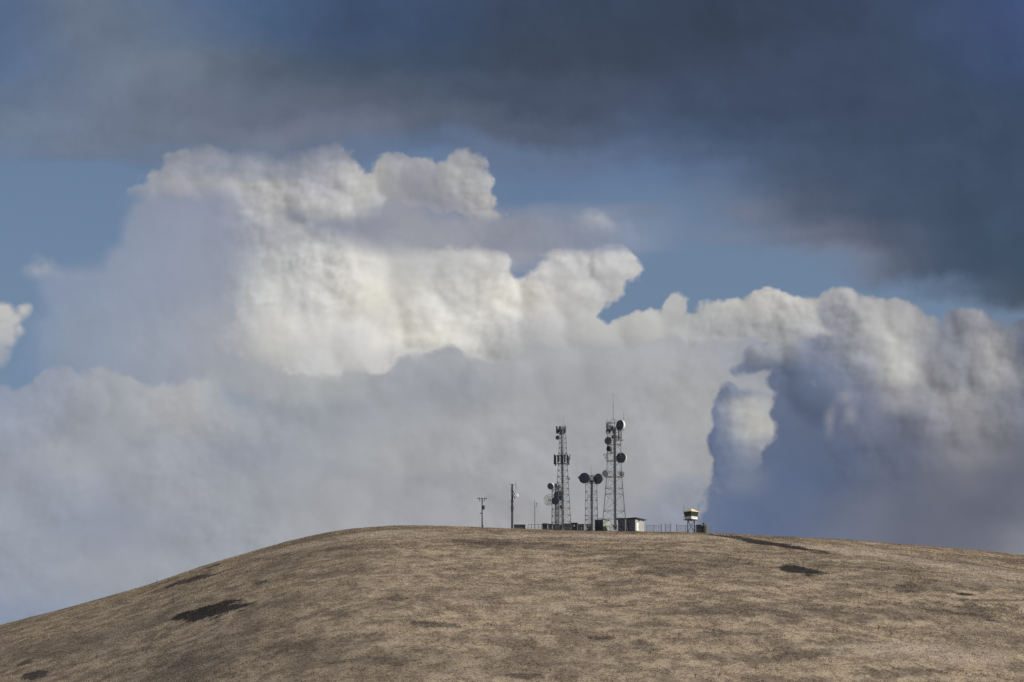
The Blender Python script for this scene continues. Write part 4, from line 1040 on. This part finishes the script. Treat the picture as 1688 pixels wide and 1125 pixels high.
for x in (-.9, -.4, .1): m.tube((x, -.4, h_ + .1), (x, -.4, h_ + .55), .05, n=5)
m.tube((-1.2, -.4, h_ + .5), (.6, -.4, h_ + .5), .05, n=5)
m.build('cable_bridge', M['dark'], S1)

# large shed with white sunlit end
s = Site(1047.5, 1004.5)
S2 = thing('equipment_shed', 'largest shed, white sunlit end wall and low sloping dark roof, right of the tallest mast', 'shed', s.loc, rad(-30))
h_ = s.Z(855.2); a_, b_ = 4.75, 4.35
# local frame: long wall faces -y (towards camera left), end wall faces +x; near corner at (0,0)
cx_, cy_ = -a_ / 2, b_ / 2
MB().box((cx_, cy_, .12), (a_ + .16, b_ + .16, .62)).build('plinth', M['plinth'], S2)
MB().box((cx_, cy_, .43 + (h_ - .43) / 2), (a_, b_, h_ - .43)).build('wall', M['shed'], S2)
MB().box((cx_, -.045, .43 + (h_ - .43) / 2), (a_ - .1, .09, h_ - .5)).build('shade_cladding', M['shed_shaded'], S2)  # darker sheet paints the shade of the long wall
e = .45
rf = MB()
zl, zr = h_ + .02, h_ + .02
vs = [(-a_ - e, -e, h_ - .05), (e, -e, h_ + .02), (e, b_ + e, h_ + .02), (-a_ - e, b_ + e, h_ - .05), (-a_ - e, -e, h_ + .16), (e, -e, h_ + .22), (e, b_ + e, h_ + .22), (-a_ - e, b_ + e, h_ + .16)]
rf.add(vs, [(3, 2, 1, 0), (4, 5, 6, 7), (0, 1, 5, 4), (1, 2, 6, 5), (2, 3, 7, 6), (3, 0, 4, 7)])
rf.build('roof', M['roof'], S2)
MB().box((.16, b_ * .42, h_ - .2), (.3, .5, .26)).build('lamp', M['dark'], S2)
d = MB().box((.02, 1.0, 1.45), (.04, .95, 1.95)).build('door', M['white'], S2); MB().box((.07, 1.33, 1.4), (.05, .06, .18)).build('handle', M['dark'], d)
m = MB()
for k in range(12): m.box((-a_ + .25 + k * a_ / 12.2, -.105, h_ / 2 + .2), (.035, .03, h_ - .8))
m.build('batten', M['shed_shaded'], S2)
MB().box((-a_ * .45, -.12, 1.5), (.9, .06, 1.9)).build('door', M['cabinet_mid'], S2)

# lean-to canopy between tallest mast and shed
s = Site(1024, 1000.5)
L = thing('canopy', 'low dark flat canopy on posts in front of the largest shed', 'canopy', s.loc)
MB().box((0, .3, s.Z(855.5)), (15.5 * s.k, 1.9, .16)).build('roof', M['roof'], L)
for x in (-.98, .95):
    for y in (-.5, 1.1): MB().tube((x, y, 0), (x, y, s.Z(856)), .05, n=6).build('post', M['palegrey'], L)
MB().box((-.9, -.4, .9), (.2, .16, 1.5)).build('meter_box', M['white'], L)

# ================================================================== observation cab on legs
s = Site(1139.3, 1003)
O = thing('watchtower', 'small watchtower cab on legs with white lower walls and faded yellow roof', 'watchtower', s.loc, rad(45))
zb, zg0, zg1, zr_ = s.Z(857.6), s.Z(852.6), s.Z(844.6), s.Z(839.4)
side = 2.16
for sx in (-1, 1):
    for sy in (-1, 1):
        lx, ly = ((sx + sy) / 2 * 1.2, (sy - sx) / 2 * 1.2)
        MB().tube((lx, ly, 0), (lx * .9, ly * .9, zb), .085, n=6).build('leg', M['dark'], O)
for i, (p, q) in enumerate((((-1.3, 0), (0, -1.3)), ((0, -1.3), (1.3, 0)), ((1.3, 0), (0, 1.3)), ((0, 1.3), (-1.3, 0)))):
    m = MB()
    m.tube((p[0] * .9, p[1] * .9, .15), (q[0] * .83, q[1] * .83, zb - .1), .045, n=4).tube((q[0] * .9, q[1] * .9, .15), (p[0] * .83, p[1] * .83, zb - .1), .045, n=4)
    m.build('cross_brace', M['dark'], O)
MB().box((0, 0, zb + .02), (side + .25, side + .25, .16)).build('floor', M['dark'], O)
MB().box((0, 0, (zb + zg0) / 2 + .08), (side, side, zg0 - zb - .04)).build('wall', M['white'], O)
hh = zg1 - zg0
f0, f1 = side / 2 * .97, side / 2 * 1.15
vs = [(sx * f0, sy * f0, zg0 + .02) for sx, sy in ((-1, -1), (1, -1), (1, 1), (-1, 1))] + [(sx * f1, sy * f1, zg1) for sx, sy in ((-1, -1), (1, -1), (1, 1), (-1, 1))]
MB().add(vs, [(3, 2, 1, 0), (4, 5, 6, 7), (0, 1, 5, 4), (1, 2, 6, 5), (2, 3, 7, 6), (3, 0, 4, 7)]).build('window', M['glass'], O)
m = MB()
for k in range(4):
    a0, a1 = Vector(vs[k]), Vector(vs[(k + 1) % 4]); b0, b1 = Vector(vs[4 + k]), Vector(vs[4 + (k + 1) % 4])
    for t in (0, .5): m.tube(a0.lerp(a1, t) * 1.012, b0.lerp(b1, t) * 1.012, .045, n=4)
m.build('mullion', M['dark'], O)
e = f1 + .16
rv = [(sx * e, sy * e, zg1 + .04) for sx, sy in ((-1, -1), (1, -1), (1, 1), (-1, 1))] + [(sx * e, sy * e, zg1 - .04) for sx, sy in ((-1, -1), (1, -1), (1, 1), (-1, 1))]
rv += [(sx * .28, sy * .28, zr_) for sx, sy in ((-1, -1), (1, -1), (1, 1), (-1, 1))]
MB().add(rv, [(4, 7, 6, 5), (0, 4, 5, 1), (1, 5, 6, 2), (2, 6, 7, 3), (3, 7, 4, 0), (0, 1, 9, 8), (1, 2, 10, 9), (2, 3, 11, 10), (3, 0, 8, 11), (8, 9, 10, 11)]).build('roof', M['yellow'], O)
for sg in (-1, 1):
    v = Vector((sg * f1 * 1.02, sg * f1 * 1.02 * -1 * -1, 0))
    base = Matrix.Rotation(-rad(45), 3, 'Z') @ Vector((sg * 11.7 * s.k, 0, zg1 - .3))
    whip(O, base, 14.5 * s.kz, .045)
m = MB()
for k in range(4):
    p, q = [(-1, -1), (1, -1), (1, 1), (-1, 1)][k], [(1, -1), (1, 1), (-1, 1), (-1, -1)][k]
    r = side / 2 + .28
    m.tube((p[0] * r, p[1] * r, zg0 - .05), (q[0] * r, q[1] * r, zg0 - .05), .03, n=4)
    m.tube((p[0] * r, p[1] * r, zb), (p[0] * r, p[1] * r, zg0), .03, n=4); m.tube((p[0] * r, p[1] * r, zb), (q[0] * r, q[1] * r, zb), .035, n=4)
m.build('railing', M['steel'], O)
MB().tube((0, -1.1, zb - .35), (0, -1.1, zb - .02), .16, .1, 8).build('lamp', M['dark'], O)

# corrugated tank and dark box beside it
s = Site(1162, 1003)
Tk = thing('water_tank', 'squat dull green corrugated tank with a dark lamp head on top, right end of compound', 'tank', s.loc)
hT = s.Z(867.2); rT = 6.2 * s.k
prof = [(0, rT)]
nz = 9
for k in range(nz):
    z = hT * k / nz; prof += [(z + .02, rT), (z + hT / nz * .5, rT + .05), (z + hT / nz - .02, rT)]
prof += [(hT, rT), (hT + .12, rT * .6), (hT + .16, .1)]
MB().lathe(prof, (0, 0, 0), (0, 0, 1), 28).build('tank_body', M['tank'], Tk)
sp = MB().tube((-.35, 0, hT + .1), (-.35, 0, hT + .35), .06, n=6).build('lamp_post', M['dark'], Tk)
MB().lathe([(-.32, .1), (-.2, .2), (.2, .24), (.28, .2)], (-.30, 0, hT + .5), (.75, -.2, -.35), 12).build('lamp_head', M['dark'], Tk, True)
cabinet(1147.8, 1156, 866.4, 1001.5, M['cabinet_dark'], 'near-black cabinet touching the left side of the corrugated tank', door=2)

# ================================================================== fences and rails
def post(parent, px, py_top, s, r=.04, m='steel'):
    return MB().tube(s.P(px, s.base_py + 1.2, 0), s.P(px, py_top, 0), r, n=6).build('post', M[m], parent)
s = Site(885, 1000)
F1 = thing('pipe_rail', 'low dark pipe railing left of the dark cabinets', 'railing', s.loc)
for px in (870.3, 876, 888, 893): post(F1, px, 865.4, s, .055, 'dark')
MB().tube(s.P(870.3, 865.2, 0), s.P(894, 865.2, 0), .05, n=6).build('top_rail', M['dark'], F1)
MB().tube(s.P(870.3, 869.4, 0), s.P(894, 869.4, 0), .03, n=6).build('middle_rail', M['steel'], F1)

def chain_fence(px0, px1, py_top, Y, posts, label, tall=()):
    s = Site((px0 + px1) / 2, Y)
    F = thing('chain_link_fence', label, 'fence', s.loc, 0, 'chain link fence sections around the compound')
    for px in posts: post(F, px, py_top - (2.5 if px in tall else .4), s, .065 if px in tall else .04, 'dark' if px in tall else 'steel')
    z1, z0_ = s.Z(py_top), .12
    MB().tube((s.X(px0), 0, z1), (s.X(px1), 0, z1), .03, n=5).build('top_rail', M['steel'], F)
    m = MB(); x0, x1 = s.X(px0), s.X(px1); H = z1 - z0_; st = .16
    k = x0 - H
    while k < x1:
        for sgn in (1, -1):
            a, b = (k, z0_), (k + H, z1)
            if sgn < 0: a, b = (k, z1), (k + H, z0_)
            t0 = max(0, (x0 - k) / H); t1 = min(1, (x1 - k) / H)
            if t1 > t0: m.tube((a[0] + H * t0, 0, a[1] + (b[1] - a[1]) * t0), (a[0] + H * t1, 0, a[1] + (b[1] - a[1]) * t1), .007, n=3)
        k += st
    m.build('wire_mesh', M['steel_light'], F)
    return F, s
chain_fence(1064.5, 1090, 866.3, 1001, (1066, 1077.5, 1090.4), 'thin chain link fence running right from the largest shed', tall=(1090.4,))
chain_fence(1096.5, 1105.8, 865.6, 1001, (1096.6, 1105.6), 'narrow chain link gate between two taller dark posts', tall=(1096.6, 1105.6))
chain_fence(1114.8, 1147.5, 866.5, 1000, (1115.5, 1130, 1146.5), 'chain link fence in front of the watchtower legs', tall=(1115.5,))
chain_fence(1004.5, 1018, 866.8, 999.5, (1005, 1011, 1017.5), 'short chain link fence at the foot of the tallest mast')
chain_fence(929, 962, 866, 999.5, (929.5, 942, 961.5), 'chain link fence in front of the charcoal cabinets')
for i, px in enumerate((1171.5, 1181)):
    s = Site(px, 1001)
    o = thing('fence_post', ('taller' if i == 0 else 'shorter') + ' bare post standing alone right of the corrugated tank', 'post', s.loc, 0, 'bare posts right of the tank')
    MB().tube((0, 0, 0), (0, 0, s.Z(869 if i == 0 else 876)), .045, n=6).build('shaft', M['steel'], o)
    MB().lathe([(0, .06), (.04, .055), (.07, .02)], (0, 0, s.Z(869 if i == 0 else 876)), (0, 0, 1), 8).build('cap', M['dark'], o)
p = hit(259, 956.5)
o = thing('fence_post', 'tiny dark post alone on the left skyline above a dark streak', 'post', (p.x, p.y, p.z - .1))
MB().tube((0, 0, 0), (.03, 0, .75), .06, .05, 6).build('shaft', M['wood'], o)
MB().lathe([(0, .055), (.03, .05), (.05, .02)], (.03, 0, .75), (0, 0, 1), 8).build('cap', M['dark'], o)

# dead thistles
def thistle(px, py, h, label, seed):
    r = random.Random(seed); p = hit(px, py)
    o = thing('dead_thistle', label, 'plant', (p.x, p.y, p.z - .05), r.random() * 6, 'dead thistles on the slope')
    MB().tube((0, 0, 0), (r.uniform(-.1, .1), r.uniform(-.1, .1), h), .05, .02, 5).build('stem', M['scrub'], o)
    for k in range(5):
        z = h * r.uniform(.35, .85); a = r.random() * 6.28; l = r.uniform(.15, .35)
        e = Vector((math.cos(a) * l, math.sin(a) * l, z + l * .9))
        bch = MB().tube((0, 0, z), e, .03, .015, 4).build('branch', M['scrub'], o)
        MB().lathe([(-.04, .02), (0, .07), (.05, .06), (.09, .02)], e, (math.cos(a), math.sin(a), 1.5), 7).build('seed_head', M['scrub'], bch)
thistle(1373.5, 1043, .95, 'left one of a close pair of dead thistles on the right slope', 1)
thistle(1379.5, 1044, 1.15, 'right one of a close pair of dead thistles on the right slope', 2)
thistle(1448, 1041, 1.1, 'single dead thistle further right than the close pair', 3)
thistle(1246, 1106, 1.0, 'bushy dead thistle low on the slope, below the close pair', 4)
thistle(1281, 1111, .9, 'low dead thistle beside the bushy one near the bottom edge', 5)
thistle(1185, 1120, .8, 'dead thistle at the bottom edge left of the bushy one', 6)
thistle(1146, 1119, .9, 'leftmost dead thistle of the group along the bottom edge, right half', 7)
thistle(907, 1110, .9, 'dead thistle at the bottom edge near the middle of the slope', 8)
